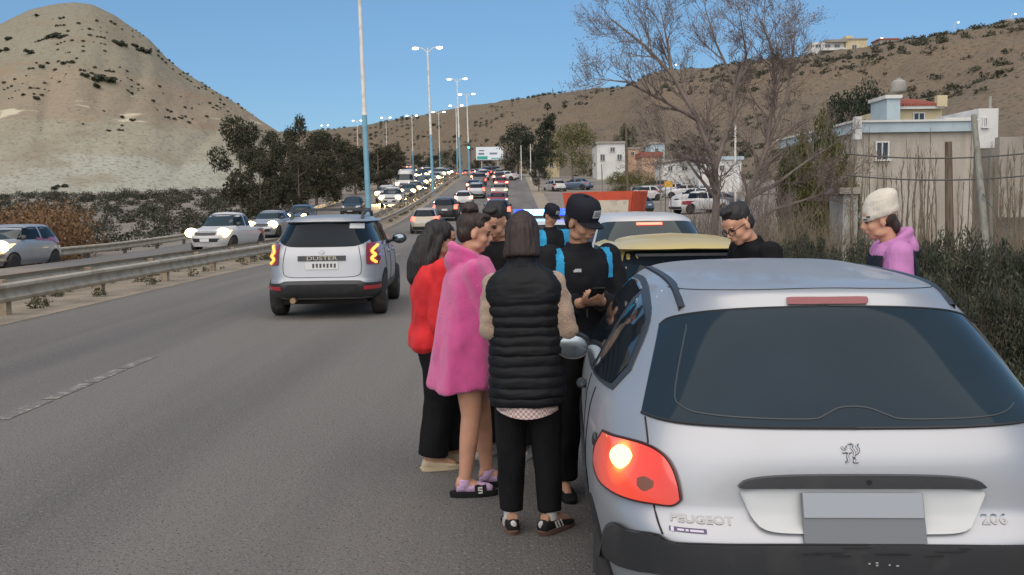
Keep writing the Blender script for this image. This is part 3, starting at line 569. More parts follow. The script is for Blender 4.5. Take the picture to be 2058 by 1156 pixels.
# ---- stuff: scrub on the flat left of the road, weeds, dry grass, hill scrub
def scatter(name, spots, sizes, n, leaf, m, seed, flat=.7, shell=.3):
    return tag(link(name, leafmesh(name, spots, sizes, n, leaf, m, seed, flat, .5, shell)), kind='stuff')
g = random.Random(21); sp = []; sz = []
for k in range(1250):
    D = g.uniform(40, 136); x = g.uniform(-18.6, -62)-max(0, (D-60))*.12*g.random(); r = g.uniform(.25, .8)*(1 if g.random() < .85 else 1.5); sp.append((x, D, gz(x, D)+r*.35)); sz.append(r)
scatter('roadside_scrub', sp, sz, 120000, .11, m_scrd, 1)
sp = []; sz = []
for k in range(160):
    D = g.uniform(36, 52); x = -D*.502+g.uniform(-5, 5.5)+(-2 if D > 44 else 0); x = min(x, -18.4); r = g.uniform(.5, 1.15); sp.append((x, D, gz(x, D)+r*.9)); sz.append(r)
scatter('rusty_grass', sp, sz, 40000, .085, m_rust, 2, 1.5)
sp = []; sz = []
for k in range(300):
    y = 5+170*g.random()**1.6; x = g.choice([g.uniform(-8.35, -8.75), g.uniform(-8.8, -9.9)]); r = g.uniform(.06, .2); sp.append((x+cx(y), y, zr(y)+r*.5)); sz.append(r)
scatter('median_weeds', sp, sz, 22000, .035, m_grass, 3, .8)
sp = []; sz = []
for k in range(420):
    y = g.uniform(7, 30); x = g.uniform(3.3, 3.6+y*.55); r = g.uniform(.1, .3); sp.append((x, y, gz(x, y)+r*.4)); sz.append(r)
scatter('dry_verge_grass', sp, sz, 26000, .075, m_dryg, 4, 1.1)
def on_rows(rows, u, v):
    j = min(len(rows)-2, int(v*(len(rows)-1))); i = min(len(rows[0])-2, int(u*(len(rows[0])-1))); return Vector(rows[j][i]).lerp(Vector(rows[j+1][i+1]), .5)
sp = []; sz = []; wts = []
for k in range(5200):
    u, v = g.random(), g.uniform(.04, .76); p = on_rows(rrows, u, v)
    if mn.noise((p.x*.02, p.y*.02, 4)) < -.12+.3*g.random(): continue
    r = g.uniform(.5, 1.5); sp.append(p+Vector((0, 0, r*.3))); sz.append(r)
scatter('hillside_scrub', sp, sz, 60000, .38, m_scr, 6, .6)
sp = []; sz = []
for k in range(1700):
    u, v = g.random(), g.random(); p = on_rows(hrows, u, v*.55)
    f = mn.noise((p.x*.06, p.y*.06, 1))
    if p.z < 12 or f < .02 or p.z > 38 or (p.z < 20 and g.random() < .5): continue
    r = g.uniform(.12, .42); sp.append(p+Vector((0, 0, r*.2))); sz.append(r)
scatter('hill_scrub', sp, sz, 16000, .14, m_scr, 7, .6)
# the large dark bushes on the clay hill that can be told apart
HB = leafmesh('hill_bush', [(random.uniform(-.7, .7), random.uniform(-.5, .5), random.uniform(.1, .5)) for k in range(9)], [random.uniform(.25, .5) for k in range(9)], 700, .16, m_dsh, 8, .8)
for i, (px, py, w) in enumerate([(118, 74, 42), (240, 92, 34), (70, 36, 18), (135, 130, 26), (88, 134, 24), (212, 157, 46), (175, 147, 24), (192, 172, 22), (278, 178, 14), (72, 192, 24), (20, 80, 22), (62, 100, 28), (5, 98, 26), (115, 379, 34), (215, 64, 10), (285, 102, 36), (275, 90, 20), (160, 256, 12), (335, 234, 18), (360, 242, 16), (270, 236, 18), (415, 377, 10)]):
    best = None
    for j in range(0, int(len(hrows)*.56)):
        for c in hrows[j]:
            d = Vector(c)-Vector((0, 0, H_)); zz = d @ fw
            if zz < 10: continue
            X = 1029+F_*(d @ rt)/zz; Y = 578-F_*(d @ up)/zz; e = (X-px)**2+(Y-py)**2
            if best is None or e < best[0]: best = (e, c)
    c = Vector(best[1]); o = link('hill_bush', HB, None, c-Vector((0, 0, .25))); s = w*c.y/2050/1.9; o.scale = (s, s, s*.75); o.rotation_euler.z = i*1.3
    HBL = {0: 'largest dark bush below the summit of the clay hill', 1: 'dark ragged bush high on the right shoulder of the clay hill', 5: 'wide dark bush halfway down the middle of the clay hill', 8: 'small round dark bush alone on the right of the clay hill slope', 13: 'lone dark bush on the pale lower band of the clay hill', 15: 'dark bush at the right edge of the hill below its shoulder', 3: 'dark bush right of a similar one on the left half of the hill', 4: 'dark bush left of a similar one on the left half of the hill', 2: 'small dark bush nearest the left of the summit'}
    tag(o, HBL.get(i, 'dark low bush clinging to the pale slope of the clay hill'), 'bush', 'dark bushes on the clay hill')
# ------------------------------------------------------------------ cars
def paint(n, c, metal=.35, rough=.34, dirt=(.3, .25, .19)):
    return M(n, c, rough, metal, nz=(2.2, tuple(lerp(a, b_, .12) for a, b_ in zip(c, dirt)), .5, .8), coat=.28)
m_silver = paint('silver_car_paint', (.41, .425, .445), .55, .42); m_wpaint = paint('white_car_paint', (.52, .52, .51), 0, .35); m_ypaint = paint('yellow_car_paint', (.52, .41, .15), 0, .35)
m_blackp = paint('black_car_paint', (.02, .02, .022), .1, .3); m_redp = paint('red_car_paint', (.30, .03, .025), .1, .35); m_greyp = paint('grey_car_paint', (.13, .135, .14), .4, .35); m_bluep = paint('blue_grey_car_paint', (.10, .14, .2), .3, .35); m_tan = paint('beige_car_paint', (.42, .37, .29), .2, .35)
m_cglass = M('tinted_car_glass', (.010, .016, .022), .05, spec=.14); m_ltglass = M('clear_car_glass', (.03, .042, .046), .05, spec=.4)
m_blk = M('black_plastic', (.028, .03, .033), .42, nz=(6, (.05, .05, .05), .55, .75), bump=(90, .06)); m_tyre = M('tyre_rubber', (.022, .021, .02), .85, nz=(8, (.05, .043, .035), .5, .7)); m_rim = M('alloy_rim', (.42, .42, .42), .35, .7)
m_seam = M('panel_gap', (.012, .012, .013), .8); m_arch = M('wheel_well', (.012, .011, .01), .95); m_chrome = M('chrome_badge', (.30, .31, .32), .18, 1.0); m_mirror = M('mirror_glass', (.24, .28, .32), .15, 1.0)
m_tail = M('red_tail_lens', (.25, .012, .01), .15, coat=1.); m_tailon = M('lit_tail_lens', (.4, .02, .012), .2, coat=1., emit=((1, .09, .05), 3.5)); m_brake = M('lit_brake_lens', (.5, .03, .02), .2, emit=((1, .16, .09), 9))
m_headlit = M('glowing_headlight_lens', (.5, .4, .3), .15, emit=((1, .55, .16), 1.6))
m_head = M('headlight_lens', (.5, .5, .5), .1, coat=1.); m_headon = emi('lit_headlight', (1, .74, .34), 5); m_amber = emi('lit_amber_bulb', (1, .66, .16), 2.6); m_plate = M('number_plate_white', (.6, .6, .58), .5); m_pltxt = M('plate_print', (.05, .05, .06), .6)
def cr(pts, m=4, closed=False):
    n = len(pts); out = []
    for i in range(n-1):
        p0, p1, p2, p3 = pts[max(i-1, 0)], pts[i], pts[i+1], pts[min(i+2, n-1)]
        for k in range(m):
            t = k/m; out.append(tuple(.5*((2*b_)+(-a+c)*t+(2*a-5*b_+4*c-d)*t*t+(-a+3*b_-3*c+d)*t**3) for a, b_, c, d in zip(p0, p1, p2, p3)))
    out.append(tuple(pts[-1])); return out
def resample(pts, n):
    d = [0]
    for a, b_ in zip(pts, pts[1:]): d.append(d[-1]+math.dist(a, b_))
    return [tuple(float(np.interp(d[-1]*i/n, d, [p[k] for p in pts])) for k in range(len(pts[0]))) for i in range(n+1)]
class Shell:
    def __init__(s, w, yr, yf, yc, nr=4.5, nf=4.0, zs=None, n=96):
        s.w, s.yr, s.yf, s.yc = tab(w), tab(yr), tab(yf), yc
        s.nr = tab(nr) if isinstance(nr, list) else (lambda z: nr); s.nf = tab(nf) if isinstance(nf, list) else (lambda z: nf)
        s.z0, s.z1 = w[0][0], w[-1][0]; s.zs = zs or s.auto(); s.N = n
    def auto(s):
        a = [lerp(s.z0, s.z1, i/26) for i in range(27)]; t = s.z1-s.z0
        return sorted(set(a+[s.z1-t*.035, s.z1-t*.02, s.z1-t*.01, s.z1-t*.005]))
    def body(s):
        rings = []
        for z in s.zs:
            w = max(.004, s.w(z)); r = []
            for k in range(s.N):
                th = 2*math.pi*(k+.5)/s.N; c, q = math.cos(th), math.sin(th)
                n = s.nr(z) if q < 0 else s.nf(z); ry = (s.yc-s.yr(z)) if q < 0 else (s.yf(z)-s.yc)
                r.append((w*math.copysign(abs(c)**(2/n), c), s.yc+max(.004, ry)*math.copysign(abs(q)**(2/n), q), z))
            rings.append(r)
        return MB().loft(rings)
    def nrm(s, x, y, z):
        n = s.nr(z) if y < s.yc else s.nf(z); ry = (s.yc-s.yr(z)) if y < s.yc else (s.yf(z)-s.yc); w = max(.01, s.w(z)); ry = max(.01, ry)
        g = Vector((math.copysign(abs(x/w)**(n-1)/w, x), math.copysign(abs((y-s.yc)/ry)**(n-1)/ry, y-s.yc), 0))
        return g.normalized() if g.length > 1e-9 else Vector((0, -1, 0))
    def pt(s, f, a, z, off=0.):
        """face f: 'r' rear / 'f' front: a = x ;  'L','R' side: a = y ; 't' roof: a = x, z = y"""
        if f in 'rf':
            w = s.w(z)*.9995; x = max(-w, min(w, a)); n = s.nr(z) if f == 'r' else s.nf(z); q = (1-abs(x/w)**n)**(1/n)
            y = s.yc-(s.yc-s.yr(z))*q if f == 'r' else s.yc+(s.yf(z)-s.yc)*q
        elif f in 'LR':
            y = a; n = s.nr(z) if y < s.yc else s.nf(z); ry = (s.yc-s.yr(z)) if y < s.yc else (s.yf(z)-s.yc); u = min(.9995, abs((y-s.yc)/ry)); y = s.yc+math.copysign(u*ry, y-s.yc)
            x = s.w(z)*(1-u**n)**(1/n)*(-1 if f == 'L' else 1)
        else:
            x, y = a, z; lo, hi = s.z0+(s.z1-s.z0)*.4, s.z1
            for _ in range(30):
                m = (lo+hi)/2; n = s.nr(m) if y < s.yc else s.nf(m); ry = max(.004, (s.yc-s.yr(m)) if y < s.yc else (s.yf(m)-s.yc))
                if abs(x/max(.004, s.w(m)))**n+abs((y-s.yc)/ry)**n < 1: lo = m
                else: hi = m
            return Vector((x, y, lo+off))
        return Vector((x, y, z))+s.nrm(x, y, z)*off
    def patch(s, f, top, bot, off=.004, nu=24, nv=6, offb=None, sym=False, skirt=.012, sm=4):
        top, bot = cr(top, sm), cr(bot, sm)
        if sym: top = top+[(-a, z) for a, z in reversed(top[:-1])] ; bot = bot+[(-a, z) for a, z in reversed(bot[:-1])]
        T, B = resample(top, nu), resample(bot, nu); rows = []
        for j in range(nv+1):
            v = j/nv; o = off if offb is None else lerp(off, offb, v)
            rows.append([s.pt(f, lerp(T[i][0], B[i][0], v), lerp(T[i][1], B[i][1], v), o) for i in range(nu+1)])
        b_ = MB(); b_.grid(rows)
        loop = [(0, i) for i in range(nu+1)]+[(j, nu) for j in range(1, nv+1)]+[(nv, i) for i in range(nu-1, -1, -1)]+[(j, 0) for j in range(nv-1, 0, -1)]
        o1 = [rows[j][i] for j, i in loop]; cdir = {'r': Vector((0, 1, 0)), 'f': Vector((0, -1, 0)), 'L': Vector((1, 0, 0)), 'R': Vector((-1, 0, 0)), 't': Vector((0, 0, -1))}[f]
        b_.grid([o1+[o1[0]], [p+cdir*skirt for p in o1]+[o1[0]+cdir*skirt]])
        return b_
    def ribbon(s, f, pts, wd, off=.0025, m=5):
        P = [s.pt(f, a, z, off) for a, z in resample(cr(pts, m), m*len(pts)*2)]
        return MB().tube(P, wd/2, 5)
def pmesh(b_, name, m, parent, sm=40):
    o = b_.build(name, m, parent, sm); recalc(o.data); return o
def wheel(parent, x, y, r, wd, side, spokes=5, rimm=None, lod=0):
    """tyre with rim, hub and spokes; side -1 left, 1 right"""
    n = 28 if not lod else 14; c = (x, y, r); o = MB().lathe([(-wd/2, r*.62), (-wd/2, r*.9), (-wd*.36, r*.985), (0, r), (wd*.36, r*.985), (wd/2, r*.9), (wd/2, r*.62)], c, (1, 0, 0), n).build('wheel', m_tyre, parent, 50)
    q = MB(); q.lathe([(-wd*.3, r*.6), (side*wd*.18, r*.60), (side*wd*.46, r*.64), (side*wd*.5, r*.60), (side*wd*.3, r*.52), (side*wd*.22, r*.1)] if side > 0 else [(wd*.3, r*.6), (-wd*.18, r*.60), (-wd*.46, r*.64), (-wd*.5, r*.60), (-wd*.3, r*.52), (-wd*.22, r*.1)], c, (1, 0, 0), n)
    if not lod:
        for k in range(spokes):
            a = 2*math.pi*k/spokes; m3 = Matrix.Rotation(a, 3, 'X'); q.box(Vector(c)+m3 @ Vector((side*wd*.42, 0, r*.32)), (wd*.12, r*.16, r*.56), 0, a)
        q.disc((x+side*wd*.42, y, r), (1, 0, 0), r*.13, .04)
    pmesh(q, 'rim', rimm or m_rim, o); return o
def arch(sh, parent, y, r, zc, side, m=None):
    f = 'R' if side > 0 else 'L'; ring = [(y+r*math.cos(t), zc+r*math.sin(t)) for t in np.linspace(math.pi, 0, 9)]; bot = [(a, max(sh.z0+.01, zc-.12)) for a, _ in ring]
    return pmesh(sh.patch(f, ring, bot, .003, 16, 4), 'wheel_arch', m or m_arch, parent)
def generic_car(name, kind, pm, lit='tail', lod=1, plate=True):
    """one car, origin under the rear bumper, heading +Y"""
    T = {
     'hatch': dict(L=3.9, w=[(.2, .74), (.45, .80), (.7, .825), (.9, .80), (1.0, .76), (1.2, .67), (1.33, .58), (1.38, .5), (1.41, .36), (1.43, 0)], yr=[(.2, .1), (.4, 0), (.62, 0), (.75, .06), (.95, .12), (1.0, .16), (1.3, .46), (1.36, .52), (1.39, .62), (1.42, 1.1), (1.43, 1.7)], yf=[(.2, 3.8), (.5, 3.9), (.65, 3.85), (.78, 3.6), (.88, 3.1), (.97, 2.85), (1.3, 2.3), (1.4, 2.05), (1.43, 1.9)], yc=1.85, rw=(.50, 1.32, .62, .98), ws=(.50, 1.34, .66, .98), sw=[((.55, .99), (.95, 1.32), (1.35, .97), (1.38, 1.35)), ((1.45, .97), (1.48, 1.35), (2.65, .98), (2.12, 1.34))], tl=(.52, .78, .72, .97), hl=(.45, .72, .62, .8), wy=(.62, 3.1), r=.29),
     'sedan': dict(L=4.3, w=[(.2, .76), (.45, .83), (.7, .85), (.9, .83), (1.0, .78), (1.2, .69), (1.35, .59), (1.4, .5), (1.44, .3), (1.455, 0)], yr=[(.2, .1), (.45, 0), (.75, .02), (.88, .08), (.96, .25), (1.0, .55), (1.3, 1.0), (1.38, 1.15), (1.43, 1.6), (1.455, 2.1)], yf=[(.2, 4.2), (.5, 4.3), (.68, 4.2), (.82, 3.9), (.92, 3.35), (.99, 3.15), (1.3, 2.6), (1.42, 2.3), (1.455, 2.2)], yc=2.15, rw=(.52, 1.33, .64, 1.03), ws=(.52, 1.36, .68, 1.0), sw=[((.95, 1.0), (1.3, 1.33), (1.85, .98), (1.85, 1.37)), ((1.95, .98), (1.95, 1.37), (3.0, .99), (2.45, 1.35))], tl=(.48, .80, .72, .88), hl=(.45, .74, .64, .8), wy=(.9, 3.45), r=.31),
     'suv': dict(L=4.3, w=[(.28, .80), (.5, .89), (.75, .91), (1.0, .88), (1.1, .84), (1.3, .77), (1.5, .68), (1.58, .58), (1.62, .4), (1.635, 0)], yr=[(.28, .12), (.5, 0), (.75, 0), (1.0, .06), (1.1, .1), (1.5, .34), (1.57, .42), (1.6, .6), (1.62, 1.0), (1.635, 1.9)], yf=[(.28, 4.2), (.6, 4.3), (.85, 4.2), (1.0, 3.9), (1.08, 3.3), (1.14, 3.1), (1.5, 2.55), (1.6, 2.25), (1.635, 2.05)], yc=2.0, rw=(.60, 1.5, .68, 1.12), ws=(.58, 1.53, .72, 1.14), sw=[((.5, 1.14), (.75, 1.5), (1.6, 1.1), (1.6, 1.53)), ((1.7, 1.1), (1.7, 1.53), (2.95, 1.12), (2.4, 1.5))], tl=(.64, .86, .84, 1.16), hl=(.5, .82, .84, 1.0), wy=(.85, 3.45), r=.34),
     'pickup': dict(L=5.2, w=[(.35, .82), (.55, .90), (.8, .925), (1.0, .91), (1.1, .87), (1.3, .80), (1.6, .70), (1.7, .62), (1.76, .45), (1.79, 0)], yr=[(.35, .1), (.55, 0), (1.05, .04), (1.085, .08), (1.1, 1.75), (1.6, 1.92), (1.7, 2.0), (1.77, 2.4), (1.79, 2.7)], yf=[(.35, 5.1), (.7, 5.2), (.95, 5.1), (1.08, 4.7), (1.15, 4.05), (1.2, 3.95), (1.6, 3.3), (1.74, 3.0), (1.79, 2.85)], yc=2.8, rw=(.58, 1.6, .66, 1.2), ws=(.60, 1.68, .74, 1.19), sw=[((1.95, 1.2), (2.05, 1.62), (2.7, 1.18), (2.72, 1.66)), ((2.8, 1.18), (2.82, 1.66), (3.75, 1.2), (3.25, 1.62))], tl=(.74, .90, .72, 1.02), hl=(.52, .84, .84, 1.02), wy=(1.05, 4.2), r=.38),
     'van': dict(L=5.4, w=[(.3, .88), (.6, .97), (1.2, .98), (1.5, .95), (2.0, .90), (2.35, .82), (2.45, .7), (2.5, .4), (2.52, 0)], yr=[(.3, .08), (.6, 0), (2.2, .08), (2.4, .15), (2.48, .6), (2.52, 2)], yf=[(.3, 5.3), (.7, 5.4), (.95, 5.3), (1.15, 4.9), (1.3, 4.7), (2.0, 4.1), (2.35, 3.8), (2.48, 3.4), (2.52, 2.8)], yc=2.6, rw=(.72, 2.0, .78, 1.3), ws=(.74, 2.0, .84, 1.3), sw=[((3.4, 1.3), (3.4, 1.95), (4.55, 1.3), (4.05, 1.9))], tl=(.84, .95, .8, 1.3), hl=(.58, .86, .75, 1.0), wy=(1.1, 4.3), r=.36),
    }[kind]
    sh = Shell(T['w'], T['yr'], T['yf'], T['yc'], [(0, 6), (T['sw'][0][0][1], 4.2), (T['w'][-1][0], 3.2)], [(0, 4.5), (T['w'][-1][0], 3.)], None, 56 if lod else 90)
    root = empty(name); pmesh(sh.body(), 'body', pm, root)
    xt, zt, xb, zb = T['rw']; pmesh(sh.patch('r', [(-xt, zt-.01), (-xt*.8, zt), (0, zt+.01)], [(-xb, zb+.02), (-xb*.8, zb), (0, zb-.01)], .006, 16, 4, sym=True), 'rear_window', m_cglass, root)
    xt, zt, xb, zb = T['ws']; pmesh(sh.patch('f', [(-xt, zt-.01), (-xt*.8, zt), (0, zt+.01)], [(-xb, zb+.02), (-xb*.8, zb), (0, zb-.01)], .006, 16, 4, sym=True), 'windscreen', m_ltglass, root)
    for f in 'LR':
        for a, b_, c, d in T['sw']: pmesh(sh.patch(f, [b_, ((b_[0]+d[0])/2, (b_[1]+d[1])/2+.02), d], [a, c], .006, 10, 4), 'side_window', m_cglass, root)
    x0, x1, z0, z1 = T['tl']; h0, h1, hz0, hz1 = T['hl']
    for s in (-1, 1):
        pmesh(sh.patch('r', [(s*x0, z1-.02), (s*x1, z1)], [(s*x0, z0+.02), (s*x1, z0)], .012, 8, 4), 'tail_light', m_tailon if lit == 'tail' else (m_brake if lit == 'brake' else m_tail), root)
        hl = pmesh(sh.patch('f', [(s*h0, hz1-.03), (s*h1, hz1)], [(s*h0, hz0), (s*h1, hz0+.03)], .012, 8, 4), 'headlight', m_headlit if lit == 'head' else m_head, root)
        if lit == 'head':
            p = sh.pt('f', s*(h0+h1)/2, (hz0+hz1)/2, .02); MB().ell(p, (.29, .07, .20)).build('bulb', m_headon, hl)
        for y in T['wy']:
            arch(sh, root, y, T['r']*1.16, T['r'], s); wheel(root, s*(sh.w(.5)-.10), y, T['r'], .22, s, 5, None, lod)
        p = sh.pt('R' if s > 0 else 'L', T['ws'] and (T['sw'][-1][2][0]-.15), T['sw'][-1][2][1]+.03); MB().ell(p+Vector((s*.12, 0, .04)), (.12, .06, .085)).build('mirror', m_blk, root)
    zz = T['w'][0][0]; pmesh(sh.patch('f', [(-h0+.05, hz1-.04), (0, hz1-.03)], [(-h0+.08, hz0-.02), (0, hz0-.03)], .006, 10, 3, sym=True), 'grille', m_blk, root)
    pmesh(sh.patch('f', [(-.6, hz0-.14), (0, hz0-.15)], [(-.5, hz0-.30), (0, hz0-.30)], .006, 10, 3, sym=True), 'air_intake', m_blk, root)
    pmesh(sh.patch('r', [(-.75, zz+.22), (0, zz+.22)], [(-.7, zz+.03), (0, zz+.03)], .015, 14, 3, sym=True), 'rear_bumper', m_blk, root)
    if plate:
        for f, z in (('r', z0-.02), ('f', hz0-.22)):
            p = sh.pt(f, 0, z, .03); MB().box(p, (.40, .015, .13)).build('number_plate', m_plate, root, 0)
    return root, sh, T
def relabel(o, label, cat='car', group=None):
    return tag(o, label, cat, group)
def recolour(root, pm):
    for c in root.children:
        if c.name.split('.')[0] in ('body',): c.material_slots[0].link = 'OBJECT'; c.material_slots[0].material = pm
def px_local(sh, root_loc, yaw, px, py, off=0.):
    """photo point -> (x, z) on the car's own rear surface"""
    Mi = (Matrix.Translation(root_loc) @ Matrix.Rotation(yaw, 4, 'Z')).inverted(); D = root_loc[1]+.1
    for _ in range(25):
        l = Mi @ atd(px, py, D); q = sh.pt('r', l.x, max(sh.z0, min(sh.z1-.02, l.z))); e = q.y-l.y; D += e*.7
        if abs(e) < 1e-4: break
    return (l.x, l.z)
def text_on(sh, f, s, size, x, z, m, parent, name, off=.004, ext=.002, wide=1.0, mirror=False, bold=0.):
    cu = bpy.data.curves.new(name, 'FONT'); cu.body = s; cu.size = size; cu.extrude = ext; cu.resolution_u = 3; cu.offset = bold
    cu.align_x = 'CENTER'; cu.align_y = 'CENTER'; o = bpy.data.objects.new(name, cu); C.objects.link(o); dg = bpy.context.evaluated_depsgraph_get()
    me = bpy.data.meshes.new_from_object(o.evaluated_get(dg)); bpy.data.objects.remove(o); bpy.data.curves.remove(cu)
    for v in me.vertices:
        a = v.co.x*wide; q = sh.pt(f, x+(a if f == 'r' else -a), z+v.co.y, off+v.co.z); v.co = q
    me.materials.clear(); me.materials.append(m); me.name = name
    return link(name, me, parent)
# ================================================================== the silver hatchback in the foreground
HL = Vector((1.055, 2.99, 0)); HY = R(-3.2)
sh = Shell([(.22, .73), (.40, .79), (.55, .815), (.72, .826), (.88, .815), (.97, .795), (1.05, .755), (1.15, .705), (1.25, .648), (1.32, .598), (1.36, .555), (1.385, .515), (1.40, .475), (1.415, .40), (1.426, .28), (1.432, .0)],
           [(.22, .10), (.40, .03), (.55, .0), (.66, .005), (.70, .03), (.735, .065), (.9, .085), (.985, .125), (1.05, .175), (1.2, .33), (1.315, .465), (1.34, .50), (1.37, .515), (1.392, .55), (1.405, .68), (1.416, .95), (1.426, 1.3), (1.432, 1.8)],
           [(.22, 3.7), (.5, 3.83), (.65, 3.8), (.75, 3.68), (.85, 3.4), (.92, 3.05), (.98, 2.82), (1.2, 2.48), (1.36, 2.2), (1.405, 2.1), (1.42, 2.0), (1.432, 1.9)], 1.85,
           [(.2, 5.5), (.75, 5.5), (.95, 4.6), (1.1, 4.0), (1.3, 3.7), (1.38, 3.6), (1.432, 2.6)], 3.6,
           sorted(set([round(z, 4) for z in list(np.linspace(.22, 1.36, 58))+list(np.linspace(1.365, 1.432, 22))])), 200)
PL = lambda pts: [px_local(sh, HL, HY, *p) for p in pts]
car = empty('silver_hatchback', HL, HY, 'silver hatchback in the foreground seen from behind with one tail light lit', 'car')
pmesh(sh.body(), 'body', m_silver, car, 60)
def symc(pts):
    q = PL(pts); return q
rw_t = PL([(1327, 652), (1352, 637), (1420, 626), (1520, 619)]); rw_t.append((0, px_local(sh, HL, HY, 1640, 615)[1]))
rw_b = PL([(1291, 828), (1345, 845), (1450, 855), (1560, 859)]); rw_b.append((0, px_local(sh, HL, HY, 1685, 860)[1]))
m_hglass = M('deep_tinted_rear_glass', (.016, .027, .037), .08, nz=(.9, (.026, .042, .056), .35, .7), spec=.1)
rwo = pmesh(sh.patch('r', rw_t, rw_b, .005, 60, 16, sym=True), 'rear_window', m_hglass, car, 60)
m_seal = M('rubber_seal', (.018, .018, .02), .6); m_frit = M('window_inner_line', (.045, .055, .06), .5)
edge = [(lerp(rw_t[0][0], rw_b[0][0], t), lerp(rw_t[0][1], rw_b[0][1], t)) for t in np.linspace(0, 1, 6)]
for sgn in (-1, 1):
    pmesh(sh.ribbon('r', [(-sgn*a if sgn > 0 else a, z) for a, z in [(a, z) for a, z in rw_t]], .008, .005), 'window_seal', m_seal, car)
    pmesh(sh.ribbon('r', [(a*(1 if sgn < 0 else -1), z) for a, z in rw_b], .009, .005), 'window_seal', m_seal, car)
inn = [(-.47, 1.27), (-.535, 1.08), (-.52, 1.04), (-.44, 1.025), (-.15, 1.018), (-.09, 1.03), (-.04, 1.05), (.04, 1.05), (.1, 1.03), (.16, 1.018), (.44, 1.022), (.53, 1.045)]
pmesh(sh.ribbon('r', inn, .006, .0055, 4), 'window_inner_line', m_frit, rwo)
# lamps
lt = PL([(1216, 865), (1260, 880), (1302, 892), (1335, 911), (1354, 938), (1365, 971), (1370, 1003)]); lb = PL([(1216, 865), (1201, 893), (1197, 928), (1207, 962), (1229, 984), (1262, 1000), (1313, 1011), (1352, 1015), (1370, 1003)])
def lens_mat():
    m = M('glowing_tail_lens', (.42, .035, .02), .16, coat=1.); t = m.node_tree; b_ = t.nodes['Principled BSDF']; tc = t.nodes.new('ShaderNodeTexCoord')
    c = sh.pt('r', *px_local(sh, HL, HY, 1252, 917)); d = t.nodes.new('ShaderNodeVectorMath'); d.operation = 'DISTANCE'; d.inputs[1].default_value = c; t.links.new(tc.outputs['Object'], d.inputs[0])
    r_ = t.nodes.new('ShaderNodeValToRGB'); el = r_.color_ramp.elements; el[0].position = 0; el[0].color = (1, .85, .35, 1); el[1].position = .30; el[1].color = (.16, .010, .006, 1)
    for p, c_ in ((.028, (1, .70, .22)), (.042, (1, .33, .05)), (.06, (.75, .10, .03)), (.10, (.34, .03, .015))): e = el.new(p); e.color = (*c_, 1)
    t.links.new(d.outputs['Value'], r_.inputs[0]); t.links.new(r_.outputs[0], b_.inputs['Emission Color']); b_.inputs['Emission Strength'].default_value = 1.15
    return m
m_rim_l = M('lamp_edge_dark', (.05, .012, .012), .3)
tl_ = pmesh(sh.patch('r', lt, lb, .010, 40, 14), 'tail_light', lens_mat(), car, 60); tl_['label'] = 'lit red tail light with a glowing amber bulb'
pmesh(sh.ribbon('r', lt, .010, .009), 'lens_edge', m_rim_l, tl_); pmesh(sh.ribbon('r', lb, .008, .009), 'lens_edge', m_rim_l, tl_)
pmesh(sh.patch('r', PL([(1231, 915), (1236, 902), (1252, 893), (1270, 901), (1276, 915)]), PL([(1231, 915), (1237, 930), (1252, 941), (1269, 930), (1276, 915)]), .0115, 12, 8), 'lit_bulb', m_amber, tl_, 60)
pmesh(sh.patch('r', PL([(1285, 960), (1300, 956), (1318, 966)]), PL([(1285, 975), (1298, 986), (1316, 978)]), .0112, 10, 4), 'reverse_lens', M('dull_lens', (.22, .09, .06), .3), tl_)
pmesh(sh.patch('r', [(-a, z) for a, z in lt], [(-a, z) for a, z in lb], .010, 40, 14), 'tail_light', m_tail, car, 60)
# high brake light, handle strip, plate recess, plate
_x, zc = px_local(sh, HL, HY, 1645, 603); h2 = .0115
pmesh(sh.patch('r', [(-.137, zc+h2*.3), (-.13, zc+h2), (0, zc+h2)], [(-.137, zc-h2*.3), (-.13, zc-h2), (0, zc-h2)], .012, 20, 4, sym=True), 'high_brake_light', M('dull_red_lens', (.20, .012, .022), .3, coat=1.), car)
ht = PL([(1484, 974), (1500, 963), (1545, 956), (1620, 953)]); ht.append((0, ht[-1][1]+.001)); hb_ = PL([(1484, 977), (1500, 979), (1545, 979), (1620, 979)]); hb_.append((0, hb_[-1][1]))
hs_ = pmesh(sh.patch('r', ht, hb_, .022, 40, 5, sym=True, skirt=.03), 'handle_strip', m_blk, car, 50)
MB().disc(sh.pt('r', .02, (ht[-1][1]+hb_[-1][1])/2, .023), (0, 1, 0), .008, .004, 12).build('lock', m_seam, hs_)
rt_ = PL([(1487, 981), (1510, 981), (1545, 981), (1620, 981)]); rt_.append((0, rt_[-1][1])); rb_ = PL([(1487, 990), (1512, 1040), (1545, 1064), (1620, 1069)]); rb_.append((0, rb_[-1][1]))
pmesh(sh.patch('r', rt_, rb_, .0015, 40, 10, .020, True, .02), 'plate_recess', M('skylit_silver_paint', (.47, .49, .49), .5, .2, coat=.3), car, 50)  # body silver lightened here: sky light put into the recess colour
pl0 = px_local(sh, HL, HY, 1612, 986); pl1 = px_local(sh, HL, HY, 1854, 1087); zm = lerp(pl0[1], pl1[1], .48); m_pl1 = M('plate_grey', (.27, .30, .33), .5); m_pl2 = M('plate_dark_grey', (.135, .145, .16), .5)
pxc, pzc, pwd, phd = (pl0[0]+pl1[0])/2, zm-.006, .362, .150; pcc = sh.pt('r', pxc, zm, .042); npo = MB().box((pxc, pcc.y, pzc), (pwd, .012, phd), 0, R(-20)).build('number_plate', m_pl2, car, 0); npo['label'] = 'plain grey number plate, darker in its lower half'
MB().box((pxc, pcc.y-.005+phd*.245*math.sin(R(20)), pzc+phd*.245), (pwd-.006, .010, phd*.49), 0, R(-20)).build('plate_band', m_pl1, npo, 0)
